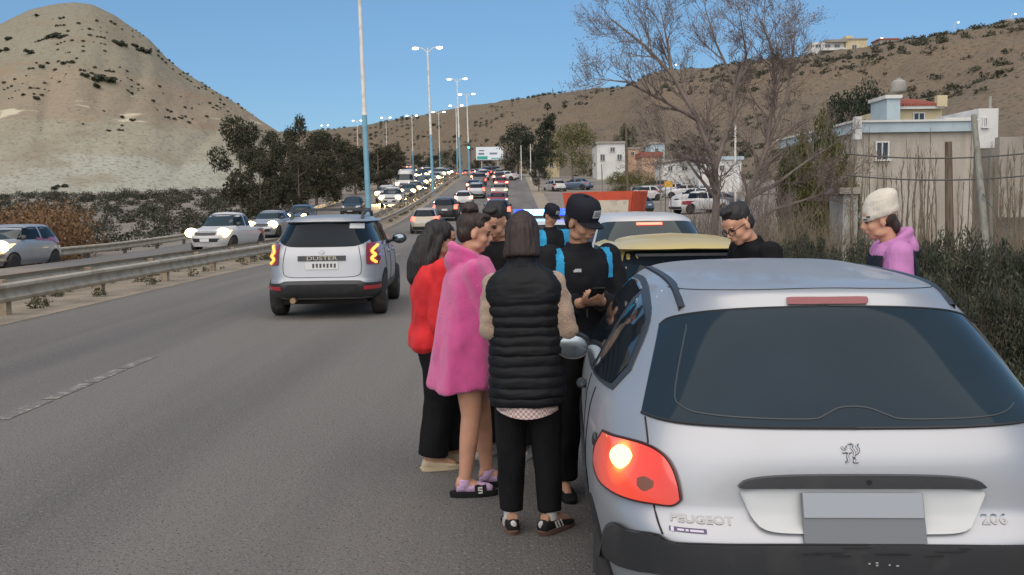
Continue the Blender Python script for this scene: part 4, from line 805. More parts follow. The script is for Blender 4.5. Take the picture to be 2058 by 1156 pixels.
# bumper insert with scuffs
bt = PL([(1194, 1066), (1225, 1066), (1280, 1069), (1326, 1073), (1350, 1088), (1420, 1092), (1560, 1093)]); bt.append((0, bt[-1][1])); n_ = len(bt)
bb_ = PL([(1194, 1072), (1207, 1105), (1240, 1134), (1290, 1148), (1350, 1158)]); zlow = bb_[-1][1]; bb_ += [(-.35, zlow-.03), (0, zlow-.03)]
bm_ = pmesh(sh.patch('r', bt, bb_, .022, 70, 10, .012, True, .03), 'bumper_insert', m_blk, car, 60)
pmesh(sh.ribbon('r', bt, .009, .012), 'bumper_gap', m_seam, car); pmesh(sh.ribbon('r', [(-a, z) for a, z in bt], .009, .012), 'bumper_gap', m_seam, car)
g = random.Random(3); sc_ = M('scuffed_plastic', (.30, .30, .29), .8)
for k in range(14):
    x = g.uniform(.0, .10) if k < 5 else g.uniform(-.2, .35); z = px_local(sh, HL, HY, 1760, 1132)[1]+g.uniform(-.008, .008) if k < 5 else bt[-1][1]-g.uniform(.004, .03)
    a = g.uniform(.003, .006) if k < 5 else g.uniform(.015, .05); pmesh(sh.patch('r', [(x-a, z+.002), (x+a, z+.0025)], [(x-a*.7, z-.002), (x+a*.8, z-.0015)], .0235, 4, 1, skirt=.002), 'scuff', sc_ if k < 5 else m_seam, bm_)
# shut lines
for pts in ([(1297, 838), (1300, 860), (1303, 890)], [(1314, 1013), (1322, 1045), (1332, 1073)]):
    q = PL(pts); pmesh(sh.ribbon('r', q, .007, .0015), 'shut_line', m_seam, car); pmesh(sh.ribbon('r', [(-a, z) for a, z in q], .007, .0015), 'shut_line', m_seam, car)
q = [(-.50, 1.372), (-.35, 1.385), (-.15, 1.392), (0, 1.394), (.15, 1.392), (.35, 1.385), (.50, 1.372)]
pmesh(sh.ribbon('r', q, .004, .001), 'shut_line', m_seam, car)
# roof ditch trims
for s in (-1, 1):
    P = [sh.pt('t', s*lerp(.475, .50, t), lerp(.66, 2.0, t), .004) for t in np.linspace(0, 1, 16)]; bq = MB(); bq.grid([[p+Vector((-.014, 0, .002)), p+Vector((.014, 0, .002))] for p in P]); bq.grid([[p+Vector((-.014, 0, .002)), p+Vector((-.016, 0, -.02))] for p in P]); bq.grid([[p+Vector((.014, 0, .002)), p+Vector((.016, 0, -.02))] for p in P]); bq.build('roof_trim', m_blk, car)
# emblem: rearing lion strokes
ex, ez = px_local(sh, HL, HY, 1709, 911); k_ = .0135
EM = [[(-1.9, 1.4), (-1.5, .9), (-.9, 1.0), (-.6, 1.6)], [(-.3, 1.9), (.2, 2.1), (.6, 1.7), (.3, 1.2), (.7, .7), (.9, -.1), (.6, -.8)], [(-1.8, .1), (-1.1, .25), (-.3, .1), (.2, .3)], [(-.5, .0), (-.7, -.8), (-.5, -1.6), (-1.2, -1.9)], [(.6, -.8), (.9, -1.4), (.6, -1.9), (1.6, -1.9)], [(.8, -.3), (1.6, .1), (1.9, .9), (1.5, 1.5), (1.9, 2.0)]]
em = MB()
for st in EM:
    P = [sh.pt('r', ex+a*k_, ez+b_*k_, .003) for a, b_ in cr(st, 3)]; em.tube(P, .0036, 6)
pmesh(em, 'lion_emblem', m_chrome, car)
text_on(sh, 'r', 'PEUGEOT', .027, *px_local(sh, HL, HY, 1410, 1044), m_chrome, car, 'lettering', .002, .002, 1.62, bold=.0006)
text_on(sh, 'r', '206', .036, *px_local(sh, HL, HY, 1997, 1043), m_chrome, car, 'lettering', .002, .002, 1.5, bold=.0006)
s0 = px_local(sh, HL, HY, 1345, 1056); s1 = px_local(sh, HL, HY, 1421, 1073)
dso = pmesh(sh.patch('r', [s0, (s1[0], s0[1])], [(s0[0], s1[1]), s1], .003, 8, 2, skirt=.002), 'dealer_sticker', M('sticker_purple', (.085, .065, .14), .5), car)
stw = M('sticker_print', (.55, .52, .6), .5); zc_ = (s0[1]+s1[1])/2; Wd = s1[0]-s0[0]
for a, b_, hh in ((.05, .13, .006), (.22, .40, .0025), (.44, .52, .0025), (.56, .92, .0025)): pmesh(sh.patch('r', [(s0[0]+Wd*a, zc_+hh), (s0[0]+Wd*b_, zc_+hh)], [(s0[0]+Wd*a, zc_-hh), (s0[0]+Wd*b_, zc_-hh)], .0042, 3, 1, skirt=.001), 'sticker_print', stw, dso)
# sides
for f, s in (('L', -1), ('R', 1)):
    pmesh(sh.patch(f, [(.62, 1.10), (.80, 1.27), (1.2, 1.352), (1.8, 1.365), (2.2, 1.31), (2.72, 1.03)], [(.66, 1.02), (1.4, .985), (2.1, .965), (2.76, .965)], .004, 40, 6), 'window_trim', m_blk, car)
    pmesh(sh.patch(f, [(.68, 1.11), (.84, 1.26), (1.2, 1.33)], [(.72, 1.035), (1.0, 1.015), (1.24, 1.005)], .008, 16, 5), 'side_window', m_cglass, car)
    pmesh(sh.patch(f, [(1.31, 1.335), (1.8, 1.345), (2.16, 1.295), (2.62, 1.04)], [(1.35, 1.0), (1.9, .985), (2.64, .985)], .008, 20, 5), 'side_window', m_cglass, car)
    pmesh(sh.ribbon(f, [(.95, .98), (.98, .8), (1.1, .5), (1.15, .3)], .008, .001), 'door_gap', m_seam, car)
    pmesh(sh.ribbon(f, [(1.28, .98), (1.26, .6), (1.26, .3)], .008, .001), 'door_gap', m_seam, car)
    dh = sh.pt(f, 1.5, .90, .02); MB().ell(dh, (.025, .085, .02)).build('door_handle', m_blk, car)
    MB().ell(sh.pt(f, .62, .845, .004), (.012, .02, .028)).build('side_marker', m_blk, car)
    pmesh(sh.patch(f, [(.95, .62), (2.8, .62)], [(.95, .54), (2.8, .54)], .016, 20, 3), 'side_moulding', m_blk, car)
    for y in (.66, 3.1): arch(sh, car, y, .335, .29, s); wheel(car, s*.70, y, .29, .2, s, 6)
    mp = Vector((s*.905, 2.16, .985)); mh = MB().loft([[mp+Vector((math.cos(t)*.082*k, yy, math.sin(t)*.060*k)) for t in np.linspace(0, 2*math.pi, 29)[:-1]] for yy, k in ((-.066, .98), (-.073, 1.0), (-.075, 1.08), (-.06, 1.17), (-.02, 1.2), (.03, 1.0), (.06, .7), (.075, .25))]).build('door_mirror', m_blk, car); recalc(mh.data)
    MB().tube([mp+Vector((-s*.06, .02, -.03)), mp+Vector((-s*.16, .05, -.04))], .035, 8).build('mirror_arm', m_blk, mh)
    rows = [[mp+Vector((math.cos(t)*.073*r*(1 if abs(math.cos(t)) < .8 else .99), -.0685-.004*(1-r*r), math.sin(t)*.053*r)) for t in np.linspace(0, 2*math.pi, 25)] for r in (0.02, .4, .7, .9, 1.)]
    gm = MB().grid(rows).build('mirror_glass', m_mirror, mh); recalc(gm.data)
    if s < 0: mh.location = (.035, 0, 0)
# ================================================================== the silver SUV driving ahead
SH_ = Shell([(.30, .78), (.40, .86), (.56, .905), (.75, .912), (.95, .90), (1.08, .875), (1.2, .825), (1.35, .755), (1.48, .695), (1.55, .64), (1.585, .56), (1.605, .42), (1.615, 0)],
            [(.30, .20), (.40, .06), (.56, 0), (.60, .03), (.75, .05), (1.0, .08), (1.1, .12), (1.45, .34), (1.52, .36), (1.56, .42), (1.59, .6), (1.605, 1.0), (1.615, 1.9)],
            [(.30, 4.2), (.6, 4.3), (.85, 4.22), (1.0, 3.9), (1.08, 3.3), (1.14, 3.1), (1.5, 2.55), (1.59, 2.2), (1.615, 2.05)], 2.0, [(.3, 6), (1.0, 5.5), (1.3, 4.2), (1.615, 3.4)], 3.6, None, 120)
suv = empty('silver_suv', atz(651, 640, 0)+Vector((.02, -.2, 0)), R(2.0), 'silver off-road SUV with black roof rails driving away in the near lane', 'SUV'); suv.location.z = 0
pmesh(SH_.body(), 'body', m_silver, suv, 50); sh2 = SH_
pmesh(sh2.patch('r', [(-.69, 1.40), (-.66, 1.475), (-.5, 1.49), (0, 1.495)], [(-.745, 1.26), (-.71, 1.22), (-.60, 1.155), (-.45, 1.125), (0, 1.12)], .006, 30, 8, sym=True), 'rear_window', m_cglass, suv)
pmesh(sh2.patch('r', [(.40, 1.478), (.60, 1.470)], [(.40, 1.40), (.61, 1.392)], .009, 4, 3, skirt=.002), 'window_sticker', m_plate, suv)
pmesh(sh2.patch('f', [(-.58, 1.5), (0, 1.52)], [(-.72, 1.14), (0, 1.13)], .006, 16, 4, sym=True), 'windscreen', m_ltglass, suv)
pmesh(sh2.patch('r', [(-.69, 1.535), (0, 1.545)], [(-.70, 1.505), (0, 1.512)], .05, 24, 3, .07, True, .06), 'spoiler', m_silver, suv)
for s in (-1, 1):
    f = 'R' if s > 0 else 'L'
    tlx = pmesh(sh2.patch('r', [(s*.66, 1.165), (s*.83, 1.18)], [(s*.675, .85), (s*.86, .83)], .018, 8, 8), 'tail_light', M('dark_red_lens', (.22, .012, .012), .2, coat=1.), suv)
    zz = [(s*.80, 1.13), (s*.735, 1.04), (s*.79, .985), (s*.735, .93), (s*.80, .87)]
    pmesh(sh2.ribbon('r', zz, .052, .022, 3), 'lit_strip', emi('lit_suv_lamp', (1, .30, .05), 1.4), tlx)
    pmesh(sh2.patch('r', [(s*.62, .515), (s*.84, .52)], [(s*.62, .455), (s*.84, .46)], .045, 6, 3), 'reflector', M('red_reflector', (.45, .03, .05), .3, coat=.5), suv)
    for a, b_, c, d in (((.42, 1.17), (.68, 1.46), (.98, 1.13), (1.0, 1.5)), ((1.06, 1.12), (1.06, 1.5), (1.80, 1.10), (1.80, 1.52)), ((1.88, 1.10), (1.88, 1.52), (2.95, 1.12), (2.42, 1.5))):
        pmesh(sh2.patch(f, [b_, ((b_[0]+d[0])/2, (b_[1]+d[1])/2+.012), d], [a, c], .006, 10, 4), 'side_window', m_cglass, suv)
    for y in (1.02, 1.84, 2.95): pmesh(sh2.ribbon(f, [(y, 1.08), (y+.02, .8), (y-.02 if y > 1.1 else y+.25, .42)], .012, .002), 'door_gap', m_seam, suv)
    for y in (1.5, 2.3): MB().ell(sh2.pt(f, y, 1.0, .02), (.03, .1, .025)).build('door_handle', m_silver, suv)
    pmesh(sh2.patch(f, [(.1, .56), (1., .50), (3.3, .50), (4.1, .56)], [(.2, .32), (2, .32), (4.0, .32)], .02, 24, 3), 'side_skirt', m_blk, suv)
    MB().tube([sh2.pt('t', s*.56, .75, -.02), sh2.pt('t', s*.57, .85, .09), sh2.pt('t', s*.57, 1.6, .10), sh2.pt('t', s*.56, 2.25, .09), sh2.pt('t', s*.55, 2.4, -.02)], [.03, .026, .026, .026, .03], 8).build('roof_rail', m_blk, suv)
    for y in (.86, 3.52): arch(sh2, suv, y, .41, .345, s); wheel(suv, s*.80, y, .345, .23, s, 5, M('grey_rim', (.3, .3, .3), .4, .6))
    p = Vector((s*1.01, 2.66, 1.17)); mh = MB().ell(p, (.13, .07, .095)).build('door_mirror', m_blk, suv); MB().ell(p+Vector((0, -.05, 0)), (.105, .03, .075)).build('mirror_glass', m_mirror, mh)
    MB().tube([p, p+Vector((-s*.2, .05, -.05))], .03, 6).build('mirror_arm', m_blk, mh)
for y in (.95, 1.95): MB().box((0, y, sh2.pt('t', 0, y).z+.085), (1.16, .06, .035)).build('cross_bar', m_blk, suv, 0)
pmesh(sh2.patch('r', [(-.86, .555), (-.62, .57), (-.56, .60), (0, .605)], [(-.80, .34), (-.5, .33), (0, .33)], .03, 40, 5, .05, True, .04), 'rear_bumper', m_blk, suv)
st = pmesh(sh2.patch('r', [(-.37, .985), (.37, .985)], [(-.37, .905), (.37, .905)], .014, 12, 2), 'badge_strip', m_blk, suv)
text_on(sh2, 'r', 'DUSTER', .085, 0, .945, M('badge_silver', (.40, .36, .27), .4, .3), st, 'lettering', .016, .002, 1.55)
np_ = pmesh(sh2.patch('r', [(-.25, .89), (.25, .89)], [(-.25, .775), (.25, .775)], .016, 8, 3), 'number_plate', m_plate, suv)
g = random.Random(5)
for k in range(7):
    x = -.13+k*.055; pmesh(sh2.patch('r', [(x-.016, .865), (x+.016, .865)], [(x-.016, .80+.01*(k % 2)), (x+.014, .80)], .018, 2, 2, skirt=.001), 'plate_mark', m_pltxt, np_)
pmesh(sh2.patch('r', [(-.045, 1.045), (0, 1.075), (.045, 1.045)], [(-.045, 1.04), (0, 1.01), (.045, 1.04)], .012, 8, 4), 'badge', m_chrome, suv)
for s in (-1, 1): pmesh(sh2.ribbon('r', [(s*.56, 1.12), (s*.60, .9), (s*.60, .75), (s*.56, .68), (s*.40, .655), (0, .655)], .010, .002), 'shut_line', m_seam, suv)
MB().lathe([(0, .045), (.22, .045), (.221, .035), (.05, .03)], (-.45, -.02, .30), (0, 1, 0), 14).build('exhaust_pipe', M('rusty_exhaust', (.3, .2, .12), .5, .6), suv)
MB().box((0, 1.9, .30), (1.3, 3.2, .16)).build('underbody', m_arch, suv, 0)
# ================================================================== parked row ahead of the silver hatchback
yc_, shY, TY = generic_car('yellow_car', 'hatch', m_ypaint, 'none', 0)
yc_.location = (1.42, 7.75, 0); yc_.rotation_euler.z = R(-2.5); tag(yc_, 'yellow hatchback with a roof spoiler parked right ahead of the silver one', 'car')
pmesh(shY.patch('r', [(-.55, 1.375), (0, 1.39)], [(-.58, 1.335), (0, 1.345)], .10, 24, 4, .15, True, .12), 'spoiler', m_ypaint, yc_); MB().box((.0, .28, 1.30), (.9, .02, .02)).build('wiper', m_blk, yc_, 0)
wv, shW, TW_ = generic_car('white_wagon', 'suv', m_wpaint, 'none', 0)
wv.location = (1.70, 12.3, 0); wv.rotation_euler.z = R(-1); wv.scale = (.98, 1, .985); tag(wv, 'white high roofed car with a wide rear window parked beyond the yellow one', 'car')
for c in list(wv.children):
    if c.name.startswith('rear_window'): bpy.data.objects.remove(c)
pmesh(shW.patch('r', [(-.60, 1.47), (-.5, 1.515), (0, 1.525)], [(-.70, 1.15), (-.6, 1.12), (0, 1.11)], .008, 24, 6, sym=True), 'rear_window', m_ltglass, wv); pmesh(shW.patch('r', [(-.16, 1.505), (.16, 1.505)], [(-.16, 1.475), (.16, 1.475)], .02, 6, 2), 'high_brake_light', m_tailon, wv)
pc, shP, TP = generic_car('police_car', 'sedan', m_wpaint, 'none', 0)
pc.location = (.72, 19.2, 0); pc.rotation_euler.z = R(1); tag(pc, 'white police car at the head of the parked row with its blue light bar on', 'police car')
lbz = 1.455; lbb = MB().box((0, 2.25, lbz+.03), (1.25, .34, .06)).build('light_bar', m_blk, pc, 0)
m_bl = emi('blue_flash', (.01, .04, 1), 3.5); m_bl2 = emi('pale_blue_flash', (.22, .62, 1), 3)
for k in range(6): MB().box((-.52+k*.208, 2.25, lbz+.125), (.19, .28, .125)).build('light_module', m_bl2 if k in (1, 2, 3) else m_bl, lbb, 0)
pmesh(shP.patch('L', [(.6, .86), (3.6, .86)], [(.6, .72), (3.6, .72)], .004, 16, 2), 'blue_stripe', M('police_blue', (.03, .1, .4), .5), pc)
# ================================================================== traffic
PR = {}
def proto(kind, lit):
    if (kind, lit) not in PR:
        r_, a, b_ = generic_car('car', kind, m_wpaint, lit, 1); PR[(kind, lit)] = r_
    return PR[(kind, lit)]
NM = dict(hatch='hatchback_car', sedan='sedan_car', suv='suv_car', pickup='pickup_truck', van='van')
CT = dict(hatch='car', sedan='car', suv='SUV', pickup='pickup truck', van='van'); LEN = dict(hatch=3.9, sedan=4.3, suv=4.3, pickup=5.2, van=5.4)
used_p = set()
def traffic(kind, lit, pm, px, D, label, group=None, z=None, away=True, X=None, rz=None):
    pr = proto(kind, lit)
    if (kind, lit) in used_p: o = copy_tree(pr)
    else: o = pr; used_p.add((kind, lit))
    o.name = NM[kind]; recolour(o, pm)
    x = atd(px, 400, D).x if X is None else X; zz = zr(D) if z is None else z
    sl = (cx(D+2)-cx(D-2))/4; gr = (zr(D+4)-zr(D-2))/6 if z is None else 0
    if away: o.location = (x, D, zz); o.rotation_euler = (math.atan(gr), 0, -math.atan(sl)+(rz or 0))
    else: o.location = (x, D+LEN[kind], zz+gr*LEN[kind]); o.rotation_euler = (-math.atan(gr), 0, math.pi-math.atan(sl)+(rz or 0))
    return tag(o, label, CT[kind], group)
# oncoming, left of the median
NEARON = ['oncoming car right of the tall white van, nearest of the far headlights', 'oncoming car directly beyond the one right of the white van', 'oncoming car just above and right of the tall white van', 'oncoming car close to the second lamp post base']
traffic('suv', 'head', m_silver, -40, 33, 'silver SUV cut by the left edge, coming towards the camera with headlights on', None, -.28, False, rz=R(-4))
traffic('pickup', 'head', m_wpaint, 438, 42.5, 'white pickup truck with headlights on beside the silver off-road SUV', None, -.12, False, rz=R(-7))
traffic('sedan', 'head', m_silver, 532, 55, 'silver car with headlights on following the white pickup truck', None, None, False, rz=R(-4))
traffic('hatch', 'head', m_bluep, 592, 66, 'dark car showing just above the roof rails of the silver SUV', None, None, False)
traffic('sedan', 'none', m_blackp, 735, 80, 'dark unlit car behind the base of the nearest lamp post', None, None, False, X=-12.6)
traffic('pickup', 'head', m_wpaint, 783, 90, 'white vehicle with bright headlights just right of the nearest lamp post', None, None, False)
traffic('suv', 'head', m_wpaint, 772, 99, 'pale vehicle with headlights on, close behind the white one by the lamp post', None, None, False)
traffic('van', 'head', m_wpaint, 812, 122, 'tall white van among the oncoming traffic', None, None, False)
cols = [m_greyp, m_silver, m_greyp, m_tan, m_blackp, m_redp, m_bluep, m_wpaint]
g = random.Random(11); kinds = ['sedan', 'hatch', 'suv', 'hatch', 'sedan', 'pickup']
for i, (px, D) in enumerate([(847, 108), (842, 134), (838, 150), (858, 146), (848, 164), (872, 158), (860, 180), (838, 182), (882, 178), (868, 198), (850, 205), (884, 204), (896, 188), (905, 176), (862, 226), (878, 226), (846, 228), (848, 250), (864, 250), (828, 272), (846, 274), (812, 296), (830, 298), (798, 318), (815, 322), (832, 115), (852, 126), (824, 143), (850, 155), (834, 171), (856, 190), (872, 188), (842, 195), (858, 214), (876, 213), (846, 240), (866, 238), (838, 260), (820, 285)]):
    x = atd(px, 400, D).x; o = cx(D); x = (o-11.2, o-14.3)[int(x-o < -12.7)]+.3*math.sin(D)
    traffic(kinds[i % 6], 'head', cols[(i*3) % 8], px, D, NEARON[i] if i < len(NEARON) else 'oncoming car with bright headlights in the distant queue left of the median', 'distant oncoming cars with headlights on', None, False, X=x)
# dipped beams of the nearer oncoming vehicles: real lamps at their headlights
k_ = 0
for o in [o for o in C.objects if o.parent is None and o.get('category') in ('car', 'SUV', 'van', 'pickup truck') and 'oncoming' in (o.get('label', '')+o.get('group', '')) or 'headlights on' in o.get('label', '')]:
    if o.location.y < 60 or o.location.y > 235 or k_ > 15: continue
    k_ += 1; ld = bpy.data.lights.new('headlamp_beam', 'SPOT'); ld.energy = 2500; ld.color = (1, .70, .34); ld.spot_size = R(75); ld.spot_blend = .9; ld.shadow_soft_size = .2
    lo = bpy.data.objects.new('headlamp_beam', ld); C.objects.link(lo); lo.parent = o; lo.location = (0, 4.6 if o.get('category') != 'van' else 5.6, .8); lo.rotation_euler = (R(78), 0, 0)
# outbound
NEAROUT = ['outbound car in the near lane just beyond the pale car with red tail lights', 'outbound car squeezed between the median rail and the car ahead of the pale one', 'outbound car right above the one with the brightest brake lights', 'outbound car in the near lane, higher up than the pale cars', 'outbound car second above the brightest brake lights, by the right kerb']
traffic('hatch', 'tail', m_tan, 851, 57, 'pale hatchback ahead of the silver SUV in the near lane', None)
traffic('suv', 'tail', m_blackp, 893, 71, 'dark car just right of the pale hatchback', None)
traffic('suv', 'tail', m_blackp, 999, 66, 'dark vehicle right above the heads of the group', None)
traffic('sedan', 'brake', m_redp, 1000, 86, 'car with bright red brake lights above the dark vehicle', None)
traffic('hatch', 'brake', m_wpaint, 931, 90, 'pale car with red tail lights in the near lane, beyond the dark car', None)
for i, (px, D) in enumerate([(957, 104), (951, 118), (1004, 106), (963, 130), (1008, 124), (958, 144), (971, 150), (1003, 142), (968, 164), (978, 172), (1004, 162), (972, 186), (984, 192), (962, 196), (986, 208), (996, 184), (966, 214), (978, 224), (948, 232), (962, 240), (926, 252), (944, 258), (908, 276), (928, 282), (892, 300), (912, 304), (876, 322), (896, 326)]):
    x = atd(px, 400, D).x; o = cx(D); x = min(max(x, o-6.3), o-1.0)
    traffic(kinds[(i*5+2) % 6], 'brake' if i % 3 else 'tail', cols[(i*5+1) % 8], px, D, NEAROUT[i] if i < len(NEAROUT) else 'outbound car with red tail lights in the distant queue right of the median', 'distant outbound cars with tail lights on', None, True, X=x)
# parked on the waste ground at the right
for i, (kind, pm, px, D, rz, lb) in enumerate([('pickup', m_wpaint, 1352, 78, -62, 'white pickup truck parked on the waste ground right of the red skip'), ('hatch', m_bluep, 1306, 80, 40, 'dark blue car parked between the red skip and the white pickup'), ('sedan', m_greyp, 1402, 84, -70, 'dark car parked right of the white pickup, partly behind branches'), ('hatch', m_wpaint, 1128, 118, 20, 'pale car parked under the yellowish tree'), ('sedan', m_wpaint, 1043, 150, 70, 'white car by the dark trees at the far kerb'), ('sedan', m_bluep, 1190, 122, 60, 'blue car parked behind the yellowish tree trunk'), ('suv', m_wpaint, 1440, 88, 50, 'white car parked behind the bare tree trunk'), ('hatch', m_silver, 1385, 108, 80, 'silver car in front of the long white shed'), ('sedan', m_wpaint, 1420, 104, 75, 'white car in front of the broad warehouse'), ('suv', m_greyp, 1350, 112, 85, 'grey car near the left end of the white shed'), ('hatch', m_wpaint, 1330, 100, 100, 'white hatchback among the parked cars near the yellow sign'), ('pickup', m_silver, 1470, 92, 60, 'silver pickup glimpsed between the bare trunks')]):
    x = atd(px, 400, D).x; traffic(kind, 'none', pm, px, D, lb, 'cars parked on the waste ground', gz(x, D)+.02, True, rz=R(rz))
# red skip with a pale side panel
p = atd(1178, 415, 52); z = gz(p.x, 52); sk = empty('red_skip', (p.x-.1, 52, z), R(-30), 'open red skip with a cream panel on its side beside the white car', 'skip')
m_skip = M('orange_red_skip_paint', (.52, .075, .03), .6, nz=(2, (.35, .06, .03), .5, .7)); m_pan = M('cream_panel', (.55, .5, .4), .7, nz=(3, (.4, .35, .27), .5, .7))
tp = atd(1230, 386, 52).z-z
MB().hexa([(-.9, 0, .3), (2.4, 0, .3), (2.4, .1, .3), (-.9, .1, .3)], [(-1.2, -.08, tp), (2.7, -.08, tp), (2.7, .06, tp), (-1.2, .06, tp)]).build('near_side', m_skip, sk, 0)
MB().hexa([(-.9, 1.7, .3), (2.4, 1.7, .3), (2.4, 1.8, .3), (-.9, 1.8, .3)], [(-1.2, 1.76, tp+.05), (2.7, 1.76, tp+.05), (2.7, 1.9, tp+.05), (-1.2, 1.9, tp+.05)]).build('far_side', m_skip, sk, 0)
for x0, x1 in ((-.9, -1.2), (2.4, 2.7)): MB().hexa([(x0-.05, .1, .3), (x0+.05, .1, .3), (x0+.05, 1.7, .3), (x0-.05, 1.7, .3)], [(x1-.05, .06, tp-.01), (x1+.05, .06, tp-.01), (x1+.05, 1.76, tp-.01), (x1-.05, 1.76, tp-.01)]).build('end_plate', m_skip, sk, 0)
MB().box((.75, .9, .34), (3.3, 1.6, .1)).build('floor_plate', m_skip, sk, 0)
pn = MB().hexa([(-.5, -.075, .7), (2.4, -.075, .7), (2.4, -.03, .7), (-.5, -.03, .7)], [(-.6, -.13, tp-.42), (2.5, -.13, tp-.42), (2.5, -.05, tp-.42), (-.6, -.05, tp-.42)]).build('side_panel', m_pan, sk, 0)
for x in (-.1, 1.6): MB().box((x, .9, .15), (.2, 1.4, .3)).build('skid', m_postd, sk, 0)
# yellow road sign board
p = atd(1343, 370, 74); ys_ = empty('yellow_sign', (p.x, 74, gz(p.x, 74)), 0, 'yellow board on two legs behind the parked white pickup', 'sign'); zz = p.z-ys_.location.z
MB().box((0, 0, zz), (.62, .04, .42)).build('board', M('sign_yellow', (.6, .33, .03), .6), ys_, 0)
for x in (-.2, .2): MB().tube([(x, .05, -.1), (x, .05, zz+.1)], .03, 6).build('leg', m_postd, ys_)
# ------------------------------------------------------------------ people
def skinm(n, c): return M(n, c, .55, nz=(9, tuple(q*.82 for q in c), .5, .75), spec=.35, bump=(120, .08))
def cloth(n, c, dk=.7, sc=5, bp=(60, .25), sheen=.06, rough=.85): return M(n, c, rough, nz=(sc, tuple(q*dk for q in c), .45, .7), bump=bp, sheen=sheen if sum(c) > .1 else 0, spec=.5 if sum(c) > .1 else .2)
sk_l = skinm('light_skin', (.54, .285, .185)); sk_m = skinm('tan_skin', (.43, .235, .15)); sk_d = skinm('brown_skin', (.34, .18, .11))
m_hair = M('black_hair', (.010, .009, .009), .55, nz=(40, (.025, .02, .018), .45, .6, (3, 3, .12)), bump=(70, .6, .01, (3, 3, .12))); m_hairb = M('dark_brown_hair', (.022, .013, .010), .58, nz=(40, (.045, .026, .018), .45, .6, (3, 3, .12)), bump=(70, .6, .01, (3, 3, .12)))
m_eye = M('eye_dark', (.015, .012, .01), .2); m_lip = M('lips', (.30, .12, .10), .5); m_brow = M('eyebrow', (.03, .02, .015), .8)
c_black = cloth('black_cloth', (.008, .008, .009)); c_blackj = cloth('black_jacket_cloth', (.009, .0095, .012), .7, 4, (40, .2), .04, .75); c_red = cloth('red_sweatshirt', (.62, .018, .022), .82); c_pink = cloth('pink_towelling', (.74, .10, .33), .88, 14, (190, .9, .015), .5, .95)
c_fleece = cloth('beige_fleece', (.40, .29, .21), .75, 12, (150, .9, .015), .4, .95); c_puff = cloth('black_puffer_nylon', (.010, .011, .013), .7, 5, (25, .25), .0, .55); c_lilac = cloth('lilac_hoodie', (.50, .20, .44), .85); c_navy = cloth('dark_navy_vest', (.022, .026, .036), .7); c_beanie = cloth('cream_knit', (.66, .61, .51), .85, 10, (50, .8, .01, (3, 3, .2))); c_blue = cloth('bright_blue_panel', (.02, .30, .55), .9); c_cap = cloth('dark_cap_cloth', (.014, .015, .022), .7)
c_shoe_w = cloth('white_shoe', (.55, .53, .5), .8); c_shoe_c = cloth('cream_shoe', (.55, .45, .3), .8); c_shoe_b = cloth('black_shoe', (.014, .014, .014)); c_sole = cloth('brown_gum_sole', (.12, .065, .045)); c_sock = cloth('lilac_sock', (.55, .37, .56), .85); c_gray = cloth('pale_patch', (.45, .46, .48), .6, 60)
def shirt_mat():
    m = M('gingham_shirt', (.6, .45, .42), .85); t = m.node_tree; b_ = t.nodes['Principled BSDF']; tc = t.nodes.new('ShaderNodeTexCoord'); ck = t.nodes.new('ShaderNodeTexChecker'); ck.inputs['Scale'].default_value = 75
    ck.inputs['Color1'].default_value = (.72, .60, .56, 1); ck.inputs['Color2'].default_value = (.42, .27, .25, 1); t.links.new(tc.outputs['Object'], ck.inputs['Vector']); t.links.new(ck.outputs['Color'], b_.inputs['Base Color']); return m
def remesh(b_, name, m, parent, vox=.008, it=5, wr=None, seed=0, fac=.5):
    o = link(name, b_.mesh(name, m, 0), parent); md = o.modifiers.new('r', 'REMESH'); md.mode = 'VOXEL'; md.voxel_size = vox
    ms = o.modifiers.new('s', 'SMOOTH'); ms.iterations = it; ms.factor = fac
    dg = bpy.context.evaluated_depsgraph_get(); dg.update(); me = bpy.data.meshes.new_from_object(o.evaluated_get(dg)); o.modifiers.clear(); old = o.data; o.data = me; bpy.data.meshes.remove(old); me.name = name
    if wr:   # folds: (depth, scale xyz)
        nv = len(me.vertices); co = np.empty(nv*3); no = np.empty(nv*3); me.vertices.foreach_get('co', co); me.vertices.foreach_get('normal', no); co = co.reshape(-1, 3); no = no.reshape(-1, 3)
        amp, f = wr[0], np.array(wr[1]); q = co*f+seed*3.7
        d = np.array([mn.noise(p+.6*mn.noise_vector(p*.6))+.45*mn.noise(p*2.3) for p in (Vector(v) for v in q)]); co = co+no*(d*amp)[:, None]; me.vertices.foreach_set('co', co.ravel())
    if not me.materials: me.materials.append(m)
    me.polygons.foreach_set('use_smooth', [True]*len(me.polygons)); me.update(); return o
def panel(src, fn, name, m, parent, off=.004):
    """a sewn-on piece: the faces of a garment that pass fn(centre, normal), lifted a few millimetres"""
    bm = bmesh.new(); bm.from_mesh(src.data); bm.normal_update()
    nn = {v.index: v.normal.copy() for v in bm.verts}; bmesh.ops.delete(bm, geom=[f for f in bm.faces if not fn(f.calc_center_median(), f.normal)], context='FACES')
    for v in bm.verts: v.co += nn.get(v.index, v.normal)*off if False else v.normal*off
    if not bm.faces: bm.free(); return None
    me = bpy.data.meshes.new(name); bm.to_mesh(me); bm.free(); me.materials.clear(); me.materials.append(m); return link(name, me, parent)
def er(c, rx, ry, n=28, tilt=0, sup=2.4):
    out = []
    for k in range(n):
        t = 2*math.pi*k/n; a, q = math.cos(t), math.sin(t)
        out.append(Vector((c[0]+rx*math.copysign(abs(a)**(2/sup), a), c[1]+ry*math.copysign(abs(q)**(2/sup), q), c[2]+tilt*q*ry)))
    return out
